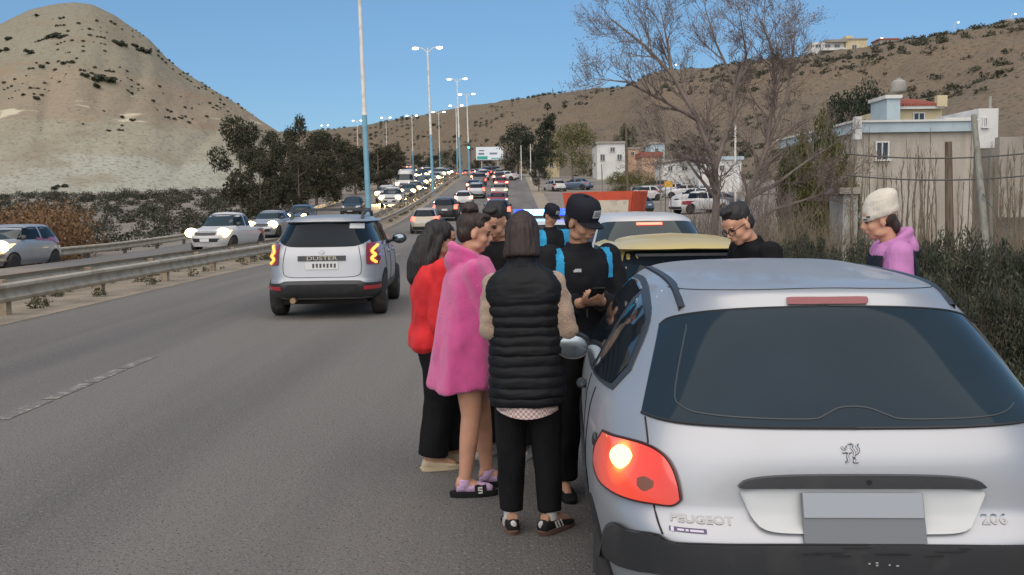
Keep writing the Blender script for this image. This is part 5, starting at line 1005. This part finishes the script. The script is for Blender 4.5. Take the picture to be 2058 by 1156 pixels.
class Fig:
    """joints in metres, x right, y forward, z up"""
    def __init__(s, h, lean=(0, 0), headrot=(0, 0, 0), hoff=(0, 0, 0), arms=None, feet=None, bulk=1., stance=.075, headscale=.96, shw=.108, shz=.805):
        s.h, s.k, s.hs = h, bulk, headscale
        V = lambda x, y, z: Vector((x*h, y*h, z*h))
        s.pel = V(0, 0, .53); s.neck = V(lean[0], lean[1], .825)
        s.head = s.neck+V(hoff[0], .018+hoff[1], .107+hoff[2]); s.hm = (Matrix.Rotation(R(headrot[2]), 3, 'Z') @ Matrix.Rotation(R(-headrot[0]), 3, 'X') @ Matrix.Rotation(R(headrot[1]), 3, 'Y'))
        s.sh = {q: s.at(shz)+V(q*shw*bulk, 0, 0) for q in (-1, 1)}
        arms = arms or {}; s.el = {}; s.wr = {}
        for q in (-1, 1):
            e, w = arms.get(q, ((q*.15, .0, .62), (q*.15, .04, .46))); s.el[q] = V(*e); s.wr[q] = V(*w)
        feet = feet or {}
        s.an = {}; s.kn = {}; s.fd = {}; s.hip = {q: V(q*.052, 0, .51) for q in (-1, 1)}
        for q in (-1, 1):
            fx, fy, fa = feet.get(q, (q*stance, 0, -q*8)); s.an[q] = V(fx, fy, .045); s.fd[q] = R(fa); s.kn[q] = (s.hip[q]+s.an[q])*.5+V(0, .018, .012)
    def at(s, zf):
        t = (zf-.53)/(.825-.53); return s.pel.lerp(s.neck, t) if t > 0 else Vector((0, 0, zf*s.h))
    def torso(s, b_, t=0., z0=.47, z1=.83, wid=1., flat=1.):
        h = s.h; prof = [(.47, .090, .066), (.50, .098, .070), (.54, .098, .070), (.60, .084, .060), (.66, .086, .062), (.72, .096, .066), (.77, .102, .064), (.80, .098, .056), (.82, .072, .048), (.835, .044, .042)]
        zs = [z for z in np.linspace(z0, z1, 16)]; fx = tab([(p[0], p[1]) for p in prof]); fy = tab([(p[0], p[2]) for p in prof])
        b_.loft([er(s.at(z), (fx(z)*h*s.k+t)*wid, (fy(z)*h*s.k+t)*flat) for z in zs])
    def arm(s, b_, q, t=0., end=1.0, r=(.028, .024, .022, .017)):
        h = s.h; w = s.el[q].lerp(s.wr[q], end); a = s.sh[q]; e = s.el[q]
        p = [a+Vector((-q*.03*h, 0, .004*h)), a, a.lerp(e, .5), e.lerp(a, .08), e.lerp(w, .1), e.lerp(w, .55), w]; rr = [r[0]*h*.8, r[0]*h, r[1]*h*1.05, r[2]*h, r[2]*h, (r[2]+r[3])/2*h, lerp(r[2], r[3], end)*h]
        b_.tube(p, [x*s.k+t for x in rr], 14); b_.ell(a, [r[0]*h*s.k*1.02+t]*3); b_.ell(e, [r[2]*h*s.k*1.02+t]*3)
    def leg(s, b_, q, t=0., z1=0., rr=(.056, .050, .036, .034, .022), flare=0.):
        a, k, f = s.hip[q], s.kn[q], s.an[q]; h = s.h; e = k.lerp(f, 1-z1)
        b_.tube([a+Vector((0, 0, .03*h)), a, a.lerp(k, .5), k, k.lerp(e, .35), k.lerp(e, .7), e], [rr[0]*h*.9+t, rr[0]*h+t, rr[1]*h+t, rr[2]*h+t, rr[3]*h+t+flare*.4, lerp(rr[3], rr[4], .6)*h+t+flare*.7, rr[4]*h+t+flare], 16)
    def hand(s, b_, q, nrm=None, curl=.5, direc=None):
        w = s.wr[q]; d = (direc.normalized() if direc is not None else (w-s.el[q]).normalized()); n = nrm or Vector((-q, 0, 0)); n = (n-d*n.dot(d)).normalized(); a = d.cross(n)*q   # towards thumb side
        m = Matrix((a, d, n)).transposed(); sc = s.h/1.72
        b_.ell(w+d*.045*sc, (.040*sc, .050*sc, .016*sc), m); b_.ell(w+d*.005, (.028*sc, .035*sc, .020*sc), m)
        for i, (off, L) in enumerate(((.030, .072), (.011, .080), (-.009, .074), (-.028, .058))):
            p = w+(d*.080+a*off)*sc; ang = 0; pts = [p-d*.02*sc, p]
            for j, f in enumerate((.45, .32, .23)):
                ang += curl*(.9, 1.0, .7)[j]; dd = d*math.cos(ang)+n*math.sin(ang); p = p+dd*L*f*sc; pts.append(p)
            b_.tube(pts, [.0095*sc, .0092*sc, .0085*sc, .0078*sc, .006*sc], 8)
        p = w+(d*.025+a*.030)*sc; t1 = (d*.75+a*.6+n*.35).normalized(); t2 = (d*.9+a*.1+n*.45*(.5+curl)).normalized()
        b_.tube([p-t1*.015*sc, p+t1*.032*sc, p+t1*.032*sc+t2*.032*sc], [.013*sc, .0105*sc, .008*sc], 8)
    def hp(s, x, y, z): return s.head+s.hm @ (Vector((x, y, z))*s.hs)
    def skull(s, b_):
        e = lambda c, r: b_.ell(s.hp(*c), [q*s.hs for q in r], s.hm, 20, 14)
        e((0, -.014, .036), (.074, .094, .080)); e((0, .026, -.030), (.058, .062, .080)); e((0, .048, -.088), (.030, .030, .024)); e((0, .060, .045), (.052, .030, .035))
        for q in (-1, 1):
            e((q*.036, .052, -.030), (.024, .030, .026)); e((q*.076, -.006, -.012), (.010, .020, .030)); e((q*.046, .012, -.075), (.018, .040, .022))
        b_.tube([s.hp(0, .086, .018), s.hp(0, .100, -.008), s.hp(0, .108, -.028)], [.008*s.hs, .010*s.hs, .013*s.hs], 10); e((0, .094, -.030), (.018, .013, .010)); e((0, .082, .022), (.05, .012, .009)); e((0, .084, -.058), (.026, .012, .014))
    def body(s, label, m, loc, rz, hands=None, vox=.0085, tilt=0):
        b_ = MB(); s.torso(b_); s.skull(b_); nk = s.neck
        b_.tube([nk-Vector((0, 0, .04*s.h)), nk+Vector((0, 0, .01)), s.hp(0, -.02, -.045)], [.040*s.h, .033*s.h, .031*s.h], 14)
        for q in (-1, 1):
            s.arm(b_, q); s.leg(b_, q); hd = (hands or {}).get(q, {}); s.hand(b_, q, **hd)
            f = s.an[q]; d = Vector((-math.sin(s.fd[q]), math.cos(s.fd[q]), 0)); b_.tube([f+Vector((0, 0, .01))-d*.05, f-Vector((0, 0, .012))+d*.05, f-Vector((0, 0, .045))+d*.15], [.030, .036, .024], 10)
        o = remesh(b_, 'person', m, None, vox, 3); o.location = loc; o.rotation_euler = (0, R(tilt), rz); tag(o, label, 'person', None); s.o = o
        for q in (-1, 1):
            MB().ell(s.hp(q*.031, .080, .004), [.015*s.hs, .009*s.hs, .006*s.hs], s.hm).build('eye', m_eye, o); MB().tube([s.hp(q*.016, .090, .022), s.hp(q*.032, .090, .026), s.hp(q*.048, .078, .020)], [.004, .0045, .003], 6).build('eyebrow', m_brow, o)
        MB().ell(s.hp(0, .092, -.058), [.022*s.hs, .007*s.hs, .006*s.hs], s.hm).build('lips', m_lip, o)
        return o
    def trousers(s, m, t=.012, z1=0.02, rr=(.062, .056, .046, .042, .036), flare=0., top=.60, wr=(.009, (9, 9, 5)), seed=1):
        b_ = MB(); s.torso(b_, t, .475, top)
        for q in (-1, 1): s.leg(b_, q, t, z1, rr, flare)
        return remesh(b_, 'trousers', m, s.o, .010, 6, wr, seed)
    def jacket(s, m, t=.022, z0=.50, r=(.036, .033, .033, .027), end=.93, name='jacket', wr=(.010, (8, 8, 8)), seed=2, collar=True, sleeves=True, wid=1., flat=1.):
        b_ = MB(); s.torso(b_, t, z0, .832, wid, flat)
        if sleeves:
            for q in (-1, 1): s.arm(b_, q, t*.6, end, r)
        else:
            for q in (-1, 1): b_.ell(s.sh[q]-Vector((q*.02*s.h, 0, 0)), [.034*s.h+t*.5]*3)
        if collar: b_.lathe([(-.03, .050*s.h), (.0, .047*s.h), (.030*s.h, .044*s.h)], s.neck+Vector((0, .002, 0)), (s.hp(0, -.02, -.05)-s.neck)+Vector((0, 0, .08)), 18)
        return remesh(b_, name, m, s.o, .0095, 6, wr, seed)
    def shoe(s, q, m, L=.27, name='shoe', sole=None, w=.048):
        f = s.an[q]; d = Vector((-math.sin(s.fd[q]), math.cos(s.fd[q]), 0)); x = Vector((d.y, -d.x, 0)); base = Vector((f.x, f.y, 0)); rings = []
        for u, hw, ht, zb in ((-.30, .020, .045, .012), (-.26, .034, .075, .010), (-.12, .037, .085, .010), (.05, .036, .078, .010), (.25, .044, .062, .010), (.45, .048, .048, .010), (.62, .040, .038, .011), (.72, .018, .026, .014)):
            c = base+d*u*L; rings.append([c+x*hw*w/.048*math.copysign(abs(math.cos(t))**.8, math.cos(t))+Vector((0, 0, zb+(ht-zb)*(.5+.5*math.copysign(abs(math.sin(t))**.75, math.sin(t))))) for t in np.linspace(0, 2*math.pi, 17)[:-1]])
        o = MB().loft(rings).build(name, m, s.o, 60); recalc(o.data); sr = []
        for zz, g_ in ((0, 1.0), (.022, 1.06), (.026, 1.03)): sr.append([base+d*(L*(.21+.53*math.copysign(abs(math.cos(t))**.75, math.cos(t))*g_))+x*(.043*w/.048*math.copysign(abs(math.sin(t))**.8, math.sin(t))*g_)+Vector((0, 0, zz)) for t in np.linspace(0, 2*math.pi, 29)[:-1]])
        so = MB().loft(sr).build('sole', sole or c_sole, o, 50); recalc(so.data); return o
    def hair_short(s, m, vox=.008, top=0., back=1., seed=3, name='hair'):
        b_ = MB(); e = lambda c, r: b_.ell(s.hp(*c), [q*s.hs for q in r], s.hm, 20, 14); e((0, -.026, .052+top), (.081, .096, .080)); e((0, -.050, .0), (.076, .066*back, .075)); e((0, .035, .105+top), (.055, .045, .024))
        return remesh(b_, name, m, s.o, vox, 3, (.007, (30, 30, 16)), seed)
def gp(px, py): return atz(px, py, 0)
# --- woman in the black puffer vest, from behind
f = Fig(1.665, (-.004, -.005), (8, 0, -4), arms={-1: ((-.112, -.03, .645), (-.06, .12, .62)), 1: ((.128, -.03, .638), (.06, .12, .62))}, feet={-1: (-.062, .005, 10), 1: (.058, -.01, -38)}, bulk=1.0, shw=.092, shz=.78)
P = f.body('person in a black puffer vest over beige fleece sleeves, back to the camera', sk_m, Vector((.085, 5.22, 0)), R(-3), tilt=-.8)
f.trousers(c_black, .008, .085, (.052, .049, .044, .040, .034), seed=4)
b_ = MB()
for q in (-1, 1): f.arm(b_, q, .013, .95, (.030, .028, .026, .024))
f.torso(b_, .008, .60, .83); remesh(b_, 'fleece', c_fleece, P, .0095, 5, (.009, (12, 12, 12)), 5)
h = f.h; rings = []
def vest_r(zf):
    fx = tab([(.40, .116), (.44, .120), (.55, .118), (.65, .114), (.74, .121), (.775, .119), (.80, .106), (.818, .088), (.832, .064), (.85, .047)])(zf); fy = tab([(.40, .088), (.45, .092), (.55, .090), (.65, .080), (.74, .080), (.80, .068), (.83, .050), (.85, .042)])(zf); return fx*h, fy*h
zs = np.linspace(.407, .852, 130)
for z in zs:
    rx, ry = vest_r(z); ph = ((z*h+.006*math.sin(z*31)) % .052)/.052; am = .010 if z < .735 else .0015; bul = am*(abs(math.sin(math.pi*ph))**.5)-am
    c = f.at(z); r_ = er(c, rx+bul, ry+bul, 56, 0, 2.7); rings.append([p+Vector((.004*mn.noise(p*9), .004*mn.noise(p*9+Vector((5, 0, 0))), .006*mn.noise(p*14)))+(p-c).normalized()*(.006*mn.noise(Vector((p.x*34, p.y*34, p.z*14)))+.004*mn.noise(p*60)) for p in r_])
vo = MB().loft(rings, False).build('puffer_vest', c_puff, P, 60)
MB().lathe([(0, .050*h), (.02*h, .047*h), (.045*h, .044*h), (.046*h, .038*h), (.0, .040*h)], f.at(.835), (0, .03, 1), 24).build('collar', c_puff, vo)
zb = lambda t: (.372 if math.sin(t) < 0 else .38)+.022*abs(math.cos(t))**2
rows = [[Vector((f.at(z0).x+.100*h*math.cos(t), .080*h*math.sin(t), lerp(zb(t), .425, v)*h)) for t in np.linspace(0, 2*math.pi, 49)] for v, z0 in ((0, .4), (.5, .41), (1, .42))]
MB().grid(rows).build('shirt_tail', shirt_mat(), P)
b_ = MB(); rings = []
for z, rx, ry, yo in ((.126, .014, .016, -.012), (.120, .036, .042, -.012), (.102, .060, .068, -.013), (.06, .083, .098, -.014), (.02, .090, .108, -.016), (-.03, .092, .108, -.018), (-.08, .096, .104, -.024), (-.115, .098, .096, -.03), (-.128, .092, .09, -.032)):
    rings.append([f.hp(rx*math.cos(t), yo+ry*math.sin(t)*(.82 if math.sin(t) > 0 else 1), z) for t in np.linspace(0, 2*math.pi, 33)[:-1]])
b_.loft(rings); remesh(b_, 'bob_hair', m_hairb, P, .007, 3, (.007, (34, 34, 4)), 6)
for q in (-1, 1):
    so = f.shoe(q, c_shoe_b, .25, 'sneaker')
    d = Vector((-math.sin(f.fd[q]), math.cos(f.fd[q]), 0)); x = Vector((d.y, -d.x, 0)); base = Vector((f.an[q].x, f.an[q].y, 0))
    for s_ in (-1, 1):
        for k in range(3): MB().tube([base+d*(.015+k*.022)+x*s_*.039+Vector((0, 0, .028)), base+d*(.0+k*.022)+x*s_*.037+Vector((0, 0, .062))], .0055, 6).build('white_stripe', c_shoe_w, so)
    b2 = MB().ell(base-d*.068+Vector((0, 0, .055)), (.017, .007, .022)); b2.build('heel_tab', c_shoe_w, so)
    MB().tube([f.an[q]+Vector((0, 0, -.005)), f.an[q]+Vector((0, 0, .05))], [.041, .043], 14).build('sock', c_shoe_w, P)
# --- woman in the pink towel poncho
f = Fig(1.655, (0, .02), (10, 0, -6), arms={-1: ((-.10, .06, .60), (-.05, .17, .62)), 1: ((.10, .05, .62), (.05, .18, .63))}, feet={-1: (-.06, .075, 0), 1: (.055, -.02, 0)})
P = f.body('person wrapped in a bright pink towelling poncho with bare legs', sk_l, Vector((-.275, 5.98, 0)), R(-82), tilt=0)
h = f.h; rings = []
for z, rx, ry, yo in ((.385, .128, .122, -.01), (.395, .132, .126, -.01), (.45, .130, .124, -.005), (.55, .126, .120, .0), (.64, .122, .116, .008), (.70, .122, .112, .012), (.75, .122, .102, .010), (.79, .116, .088, .006), (.82, .090, .070, .006), (.845, .060, .056, .006)):
    c = f.at(max(z, .53)); t_ = max(0, .80-z); r_ = []
    for k in range(64):
        t = 2*math.pi*k/64; w = 1+.055*min(1, t_*3)*math.sin(7*t+1.3*math.sin(z*9))+.02*math.sin(13*t+z*20)*min(1, t_*3)
        zz = z*h+(.018*math.sin(3*t+.6)+.012*math.sin(t-1.2))*(1 if z < .42 else max(0, 1-(z-.4)*5)); r_.append(Vector((c.x+rx*h*w*math.cos(t), c.y+yo*h+ry*h*w*math.sin(t), zz)))
    rings.append(r_)
b_ = MB().loft(rings)
for q in (-1, 1): b_.tube([f.sh[q], f.el[q]+Vector((0, .03, .02)), f.wr[q]+Vector((0, -.02, .02))], [.065, .07, .055], 14); b_.ell(f.sh[q], (.065, .065, .065))
for k, (rr, zz, yy) in enumerate(((.085, .835, -.01), (.080, .862, -.022))):
    pts = [Vector((f.neck.x+rr*math.cos(t)*1.05, f.neck.y+yy+rr*math.sin(t)*1.1, zz*h-.045*math.sin(t))) for t in np.linspace(0, 2*math.pi, 22)]; b_.tube(pts, .030, 10)
b_.ell(f.neck+Vector((0, -.10, .02)), (.085, .05, .075))
remesh(b_, 'poncho', c_pink, P, .0105, 4, (.012, (9, 9, 4)), 8)
f.hair_short(m_hairb, seed=4); b_ = MB().ell(f.hp(0, -.055, .145), (.052, .048, .04)); b_.tube([f.hp(.03*math.cos(t), -.055+.04*math.sin(t), .13+.012*math.sin(2*t)) for t in np.linspace(0, 5.5, 12)], .02, 8); remesh(b_, 'hair_bun', m_hairb, P, .007, 2, (.009, (26, 26, 26)), 9)
for q in (-1, 1):
    a = f.an[q]; b2 = MB().tube([a+Vector((0, 0, .035)), a, a+Vector((0, -.02, -.015))], [.041, .042, .04], 14); b2.tube([a+Vector((0, -.05, -.022)), a+Vector((0, .05, -.018)), a+Vector((0, .14, -.034)), a+Vector((0, .165, -.038))], [.03, .038, .033, .02], 12); remesh(b2, 'sock', c_sock, P, .007, 3, (.003, (30, 30, 30)), 3)
    base = Vector((a.x, a.y, 0)); sr = [[base+Vector((math.sin(t)*.046*g_, .055+.145*math.copysign(abs(math.cos(t))**.8, math.cos(t))*g_, zz)) for t in np.linspace(0, 2*math.pi, 25)[:-1]] for zz, g_ in ((.0, .97), (.03, 1.), (.034, .97))]
    so = MB().loft(sr).build('slide_sandal', c_shoe_b, P, 50); recalc(so.data)
    ar = [[base+Vector((math.cos(t)*.052, yy, .02+math.sin(t)*(.066-.006*k))) for t in np.linspace(0, math.pi, 13)] for k, yy in enumerate((.055, .09, .125))]; so2 = MB().grid(ar).build('strap', c_shoe_b, so)
    s_ = 1; lg = MB()
    for pts in ([(.100, .058), (.078, .058), (.076, .046), (.098, .044), (.098, .030), (.076, .030)],): lg.tube([base+Vector((s_*(.0535-max(0, (z_-.045))*.55), y_, z_)) for y_, z_ in pts], .0055, 6)
    lg.build('strap_mark', c_shoe_w, so2)
# --- woman in the red sweatshirt
f = Fig(1.60, (0, .015), (14, 0, -8), arms={-1: ((-.125, .02, .60), (-.05, .13, .60)), 1: ((.135, .0, .60), (.05, .13, .58))}, feet={-1: (-.055, .07, 5), 1: (.055, -.035, -5)})
P = f.body('person with long black hair in a loose red sweatshirt and black trousers', sk_m, Vector((-.505, 6.60, 0)), R(-72))
f.trousers(c_black, .02, .06, (.062, .058, .052, .048, .044), .010, seed=7)
b_ = MB(); f.torso(b_, .040, .50, .832, 1.05, 1.15)
for q in (-1, 1): f.arm(b_, q, .022, .95, (.040, .040, .040, .032))
c = f.at(.505); b_.loft([er(c+Vector((0, 0, dz)), .108*f.h+dr, .09*f.h+dr) for dz, dr in ((-.035, .0), (-.02, .018), (.02, .032), (.06, .02))])
b_.tube([f.neck+Vector((.065*math.cos(t), -.015+.07*math.sin(t), .015)) for t in np.linspace(0, 2*math.pi, 18)], .024, 8); b_.ell(f.neck+Vector((0, -.09, -.02)), (.08, .04, .07)); remesh(b_, 'sweatshirt', c_red, P, .0095, 5, (.016, (9, 9, 6)), 12)
b_ = MB(); e = lambda c, r: b_.ell(f.hp(*c), r, f.hm, 20, 14); e((0, -.026, .048), (.084, .098, .082)); b_.tube([f.hp(0, -.05, .02), f.hp(0, -.085, -.08), f.hp(0, -.10, -.19), f.hp(0, -.095, -.30), f.hp(0, -.09, -.35)], [.08, .085, .085, .07, .035], 16)
for q in (-1, 1): b_.tube([f.hp(q*.05, .0, .06), f.hp(q*.078, -.015, -.02), f.hp(q*.085, -.03, -.12), f.hp(q*.07, -.05, -.24)], [.03, .03, .035, .03], 10)
remesh(b_, 'long_hair', m_hair, P, .008, 3, (.012, (26, 26, 3)), 13)
for q in (-1, 1): f.shoe(q, c_shoe_c, .235, 'sneaker', c_shoe_c, .042)
# --- person in black between them, mostly hidden
f = Fig(1.725, (0, .03), (28, 0, 0), hoff=(0, .02, -.01), arms={-1: ((-.14, .03, .61), (-.05, .15, .63)), 1: ((.14, .03, .61), (.05, .15, .63))}, feet={-1: (-.078, 0, 6), 1: (.078, 0, -6)})
P = f.body('dark haired person in black looking down, half hidden behind the pink poncho', sk_m, Vector((-.045, 6.86, 0)), R(152))
f.trousers(c_black, .018, .06, (.064, .060, .052, .05, .046), seed=9); f.jacket(c_black, .024, seed=10); f.hair_short(m_hair, top=.012, seed=8)
for q in (-1, 1): f.shoe(q, c_shoe_w, .28, 'sneaker', c_shoe_w)
# --- officer with the phone
f = Fig(1.735, (.0, .015), (23, 4, 22), hoff=(0, .012, -.008), arms={-1: ((-.150, .03, .615), (.0, .175, .672)), 1: ((.155, .03, .615), (.060, .185, .667))}, feet={-1: (-.07, .0, 8), 1: (.07, .02, -8)}, bulk=1.04, headscale=1.02, shw=.102)
P = f.body('uniformed officer in a black peaked cap looking down at a phone in both hands', sk_m, Vector((.385, 5.98, 0)), R(-161), {-1: dict(nrm=Vector((.5, -.2, .8)), curl=.55, direc=Vector((.75, .65, .1))), 1: dict(nrm=Vector((-.5, -.2, .8)), curl=.6, direc=Vector((-.55, .8, .12)))}, .0075)
f.trousers(c_black, .016, .05, (.064, .058, .048, .045, .040), seed=11); jk = f.jacket(c_blackj, .024, .47, (.036, .034, .034, .029), .90, seed=12)
for q in (-1, 1):
    panel(jk, lambda c, n, q=q: n.y > .1 and .070*f.h < q*c.x < .106*f.h and .735*f.h < c.z < .835*f.h and abs(q*c.x-(.088+.10*(.79-c.z/f.h)*.5)*f.h) < .021, 'blue_panel', c_blue, P)
panel(jk, lambda c, n: n.y > .3 and -.075*f.h < -c.x*-1 and .045 < c.x < .085 and 1.315 < c.z < 1.330, 'name_tape', c_gray, P)
MB().tube([f.neck+Vector((.0, .075, -.02)), f.neck+Vector((.0, .105, -.20)), f.neck+Vector((0, .118, -.38))], .004, 5).build('zip', m_postd, jk)
f.hair_short(m_hair, seed=5, back=.92)
def cap(f, m, P, brim=True, s_=1.0):
    b_ = MB(); rings = []
    for z, rx, ry, yo in ((.030, .088, .106, -.012), (.06, .092, .110, -.012), (.10, .090, .106, -.013), (.128, .078, .090, -.014), (.142, .05, .06, -.014), (.147, .012, .015, -.014)): rings.append([f.hp(rx*math.cos(t), yo+ry*math.sin(t), z) for t in np.linspace(0, 2*math.pi, 29)[:-1]])
    b_.loft(rings, False); o = b_.build('peaked_cap', m, P, 60); MB().ell(f.hp(0, -.014, .149), (.008, .008, .005), f.hm).build('button', m, o)
    if brim:
        rows = [[f.hp(.082*math.sin(a)*(1-.12*u), .088*math.cos(a)-.012+u*.068*math.cos(a*.8)+.012*u, .038-.014*u-.016*(math.sin(a)**2)*(1-.2*u)) for a in np.linspace(-1.15, 1.15, 19)] for u in np.linspace(0, 1, 7)]
        bb = MB().grid(rows); bb.grid([[p+Vector((0, 0, -.006)) for p in r_] for r_ in reversed(rows)]); bb.build('brim', m, o, 60)
    rows = [[f.hp(x, -.012+math.sqrt(max(0, 1-(x/.094)**2))*.112+.001, z) for x in np.linspace(-.026, .026, 7)] for z in (.062, .108)]; MB().grid(rows).build('cap_patch', c_gray, o)
    for z in (.074, .084, .095): MB().tube([f.hp(x, -.012+math.sqrt(1-(x/.094)**2)*.1125+.002, z) for x in np.linspace(-.016, .016, 5)], .0022, 5).build('patch_print', m_postd, o)
cap(f, c_cap, P)
for q in (-1, 1): f.shoe(q, c_shoe_b, .30, 'boot', c_shoe_b, .052)
hmid = (f.wr[-1]+f.wr[1])/2; mw = Matrix.Translation(P.location) @ Matrix.Rotation(R(-161), 4, 'Z')
ph = empty('mobile_phone', mw @ (hmid+Vector((.01, .085, .035))), R(-161), 'black mobile phone held by the officer in the peaked cap', 'phone'); ph.rotation_euler = (R(-48), 0, R(-161))
MB().box((0, 0, 0), (.075, .010, .15)).build('case', c_shoe_b, ph, 0); MB().box((0, -.0058, 0), (.068, .001, .142)).build('screen', m_cglass, ph, 0); MB().box((.02, .0058, .05), (.022, .002, .03)).build('camera_bump', m_seam, ph, 0)
# --- younger officer further away
p0 = atd(1104, 440, 12.2)
f = Fig(1.70, (0, .01), (24, 0, 10), bulk=1.05); P = f.body('younger officer in a dark cap with bright blue shoulder panels near the police car', sk_m, Vector((p0.x, 12.2, 0)), R(-152), vox=.012)
f.trousers(c_black, seed=13); jk = f.jacket(c_blackj, .028, .47, (.040, .037, .036, .030), seed=14)
for q in (-1, 1): panel(jk, lambda c, n, q=q: n.y > -.1 and .070*f.h < q*c.x < .128*f.h and .725*f.h < c.z < .835*f.h, 'blue_panel', c_blue, P)
f.hair_short(m_hair); cap(f, c_cap, P)
for q in (-1, 1): f.shoe(q, c_shoe_b, .29, 'boot', c_shoe_b)
# --- man with glasses leaning over
f = Fig(1.80, (0, .13), (30, 8, 12), hoff=(0, .05, -.025), arms={-1: ((-.15, .14, .62), (-.10, .25, .55)), 1: ((.15, .14, .62), (.10, .25, .55))}, bulk=1.05, headscale=1.12)
P = f.body('man with black glasses and short dark hair in a black top leaning forward', sk_l, Vector((1.92, 7.26, -.09)), R(110))
f.trousers(c_black, seed=15); f.jacket(c_black, .022, .49, seed=16, wr=(.012, (8, 8, 8))); f.hair_short(m_hair, top=.012, seed=11, back=.95)
gb = MB()
for q in (-1, 1):
    gb.tube([f.hp(q*.034+.025*math.cos(t), .100-.012*abs(math.cos(t))*(1 if q*math.cos(t) > 0 else 0), .0+.019*math.sin(t)) for t in np.linspace(0, 2*math.pi, 17)], .0032, 6, False); gb.tube([f.hp(q*.058, .088, .006), f.hp(q*.075, .04, .008), f.hp(q*.078, -.01, .004)], .003, 6)
gb.tube([f.hp(-.01, .104, .004), f.hp(.01, .104, .004)], .003, 6); gb.build('glasses', m_seam, P)
for q in (-1, 1): f.shoe(q, c_shoe_b, .29)
# --- woman in the cream beanie
f = Fig(1.70, (0, .03), (12, 0, -4), hoff=(0, .025, -.005), arms={-1: ((-.135, .02, .62), (-.10, .16, .62)), 1: ((.135, .02, .62), (.10, .16, .62))}, headscale=1.05)
P = f.body('person in a cream knitted beanie, lilac hoodie and dark vest, in profile', sk_l, Vector((2.47, 6.5, 0)), R(84))
f.trousers(c_black, seed=17); b_ = MB(); f.torso(b_, .020, .50, .832)
for q in (-1, 1): f.arm(b_, q, .022, .93, (.036, .034, .034, .028))
for rr, zz, yy in ((.085, .83, -.01), (.080, .855, -.02)): b_.tube([Vector((f.neck.x+rr*math.cos(t), f.neck.y+yy+rr*math.sin(t)*1.15, zz*f.h-.055*math.sin(t))) for t in np.linspace(0, 2*math.pi, 22)], .028, 10)
b_.ell(f.neck+Vector((0, -.115, .0)), (.09, .055, .085)); b_.ell(f.neck+Vector((0, -.07, .07)), (.05, .04, .055)); hd_ = remesh(b_, 'hoodie', c_lilac, P, .009, 4, (.010, (10, 10, 8)), 18)
panel(hd_, lambda c, n: abs(c.x) < .092*f.h and .48*f.h < c.z < (.815-.02*(c.y > 0))*f.h, 'vest', c_navy, P, .014)
b_ = MB().ell(f.hp(0, -.08, -.05), (.055, .037, .055), f.hm); b_.ell(f.hp(0, -.045, .0), (.074, .062, .07), f.hm); remesh(b_, 'nape_hair', m_hairb, P, .008, 2)
rings = []
for z, rx, ry, yo in ((.018, .090, .108, -.016), (.05, .096, .113, -.018), (.055, .092, .108, -.018), (.09, .092, .107, -.024), (.125, .086, .101, -.034), (.152, .073, .088, -.044), (.172, .052, .064, -.054), (.184, .022, .030, -.060)): rings.append([f.hp(rx*math.cos(t), yo+ry*math.sin(t), z-(.030 if z < .06 else .03*max(0, 1-(z-.06)*9))*(-math.sin(t))*-.55) for t in np.linspace(0, 2*math.pi, 33)[:-1]])
bo = remesh(MB().loft(rings), 'beanie', c_beanie, P, .007, 6, (.0045, (16, 16, 22)), 20)
rows = [[f.hp(-.096*math.cos(a)-.004, -.018+.113*math.sin(a)+.002, z) for a in np.linspace(.75, 1.0, 5)] for z in (.030, .042)]; MB().grid(rows).build('small_tag', m_postd, bo)
MB().tube([f.neck+Vector((-.03, .085, .0)), f.neck+Vector((-.035, .10, -.06)), f.neck+Vector((-.035, .105, -.16))], .004, 5).build('drawstring', c_gray, P)
for q in (-1, 1): f.shoe(q, c_shoe_w, .26)
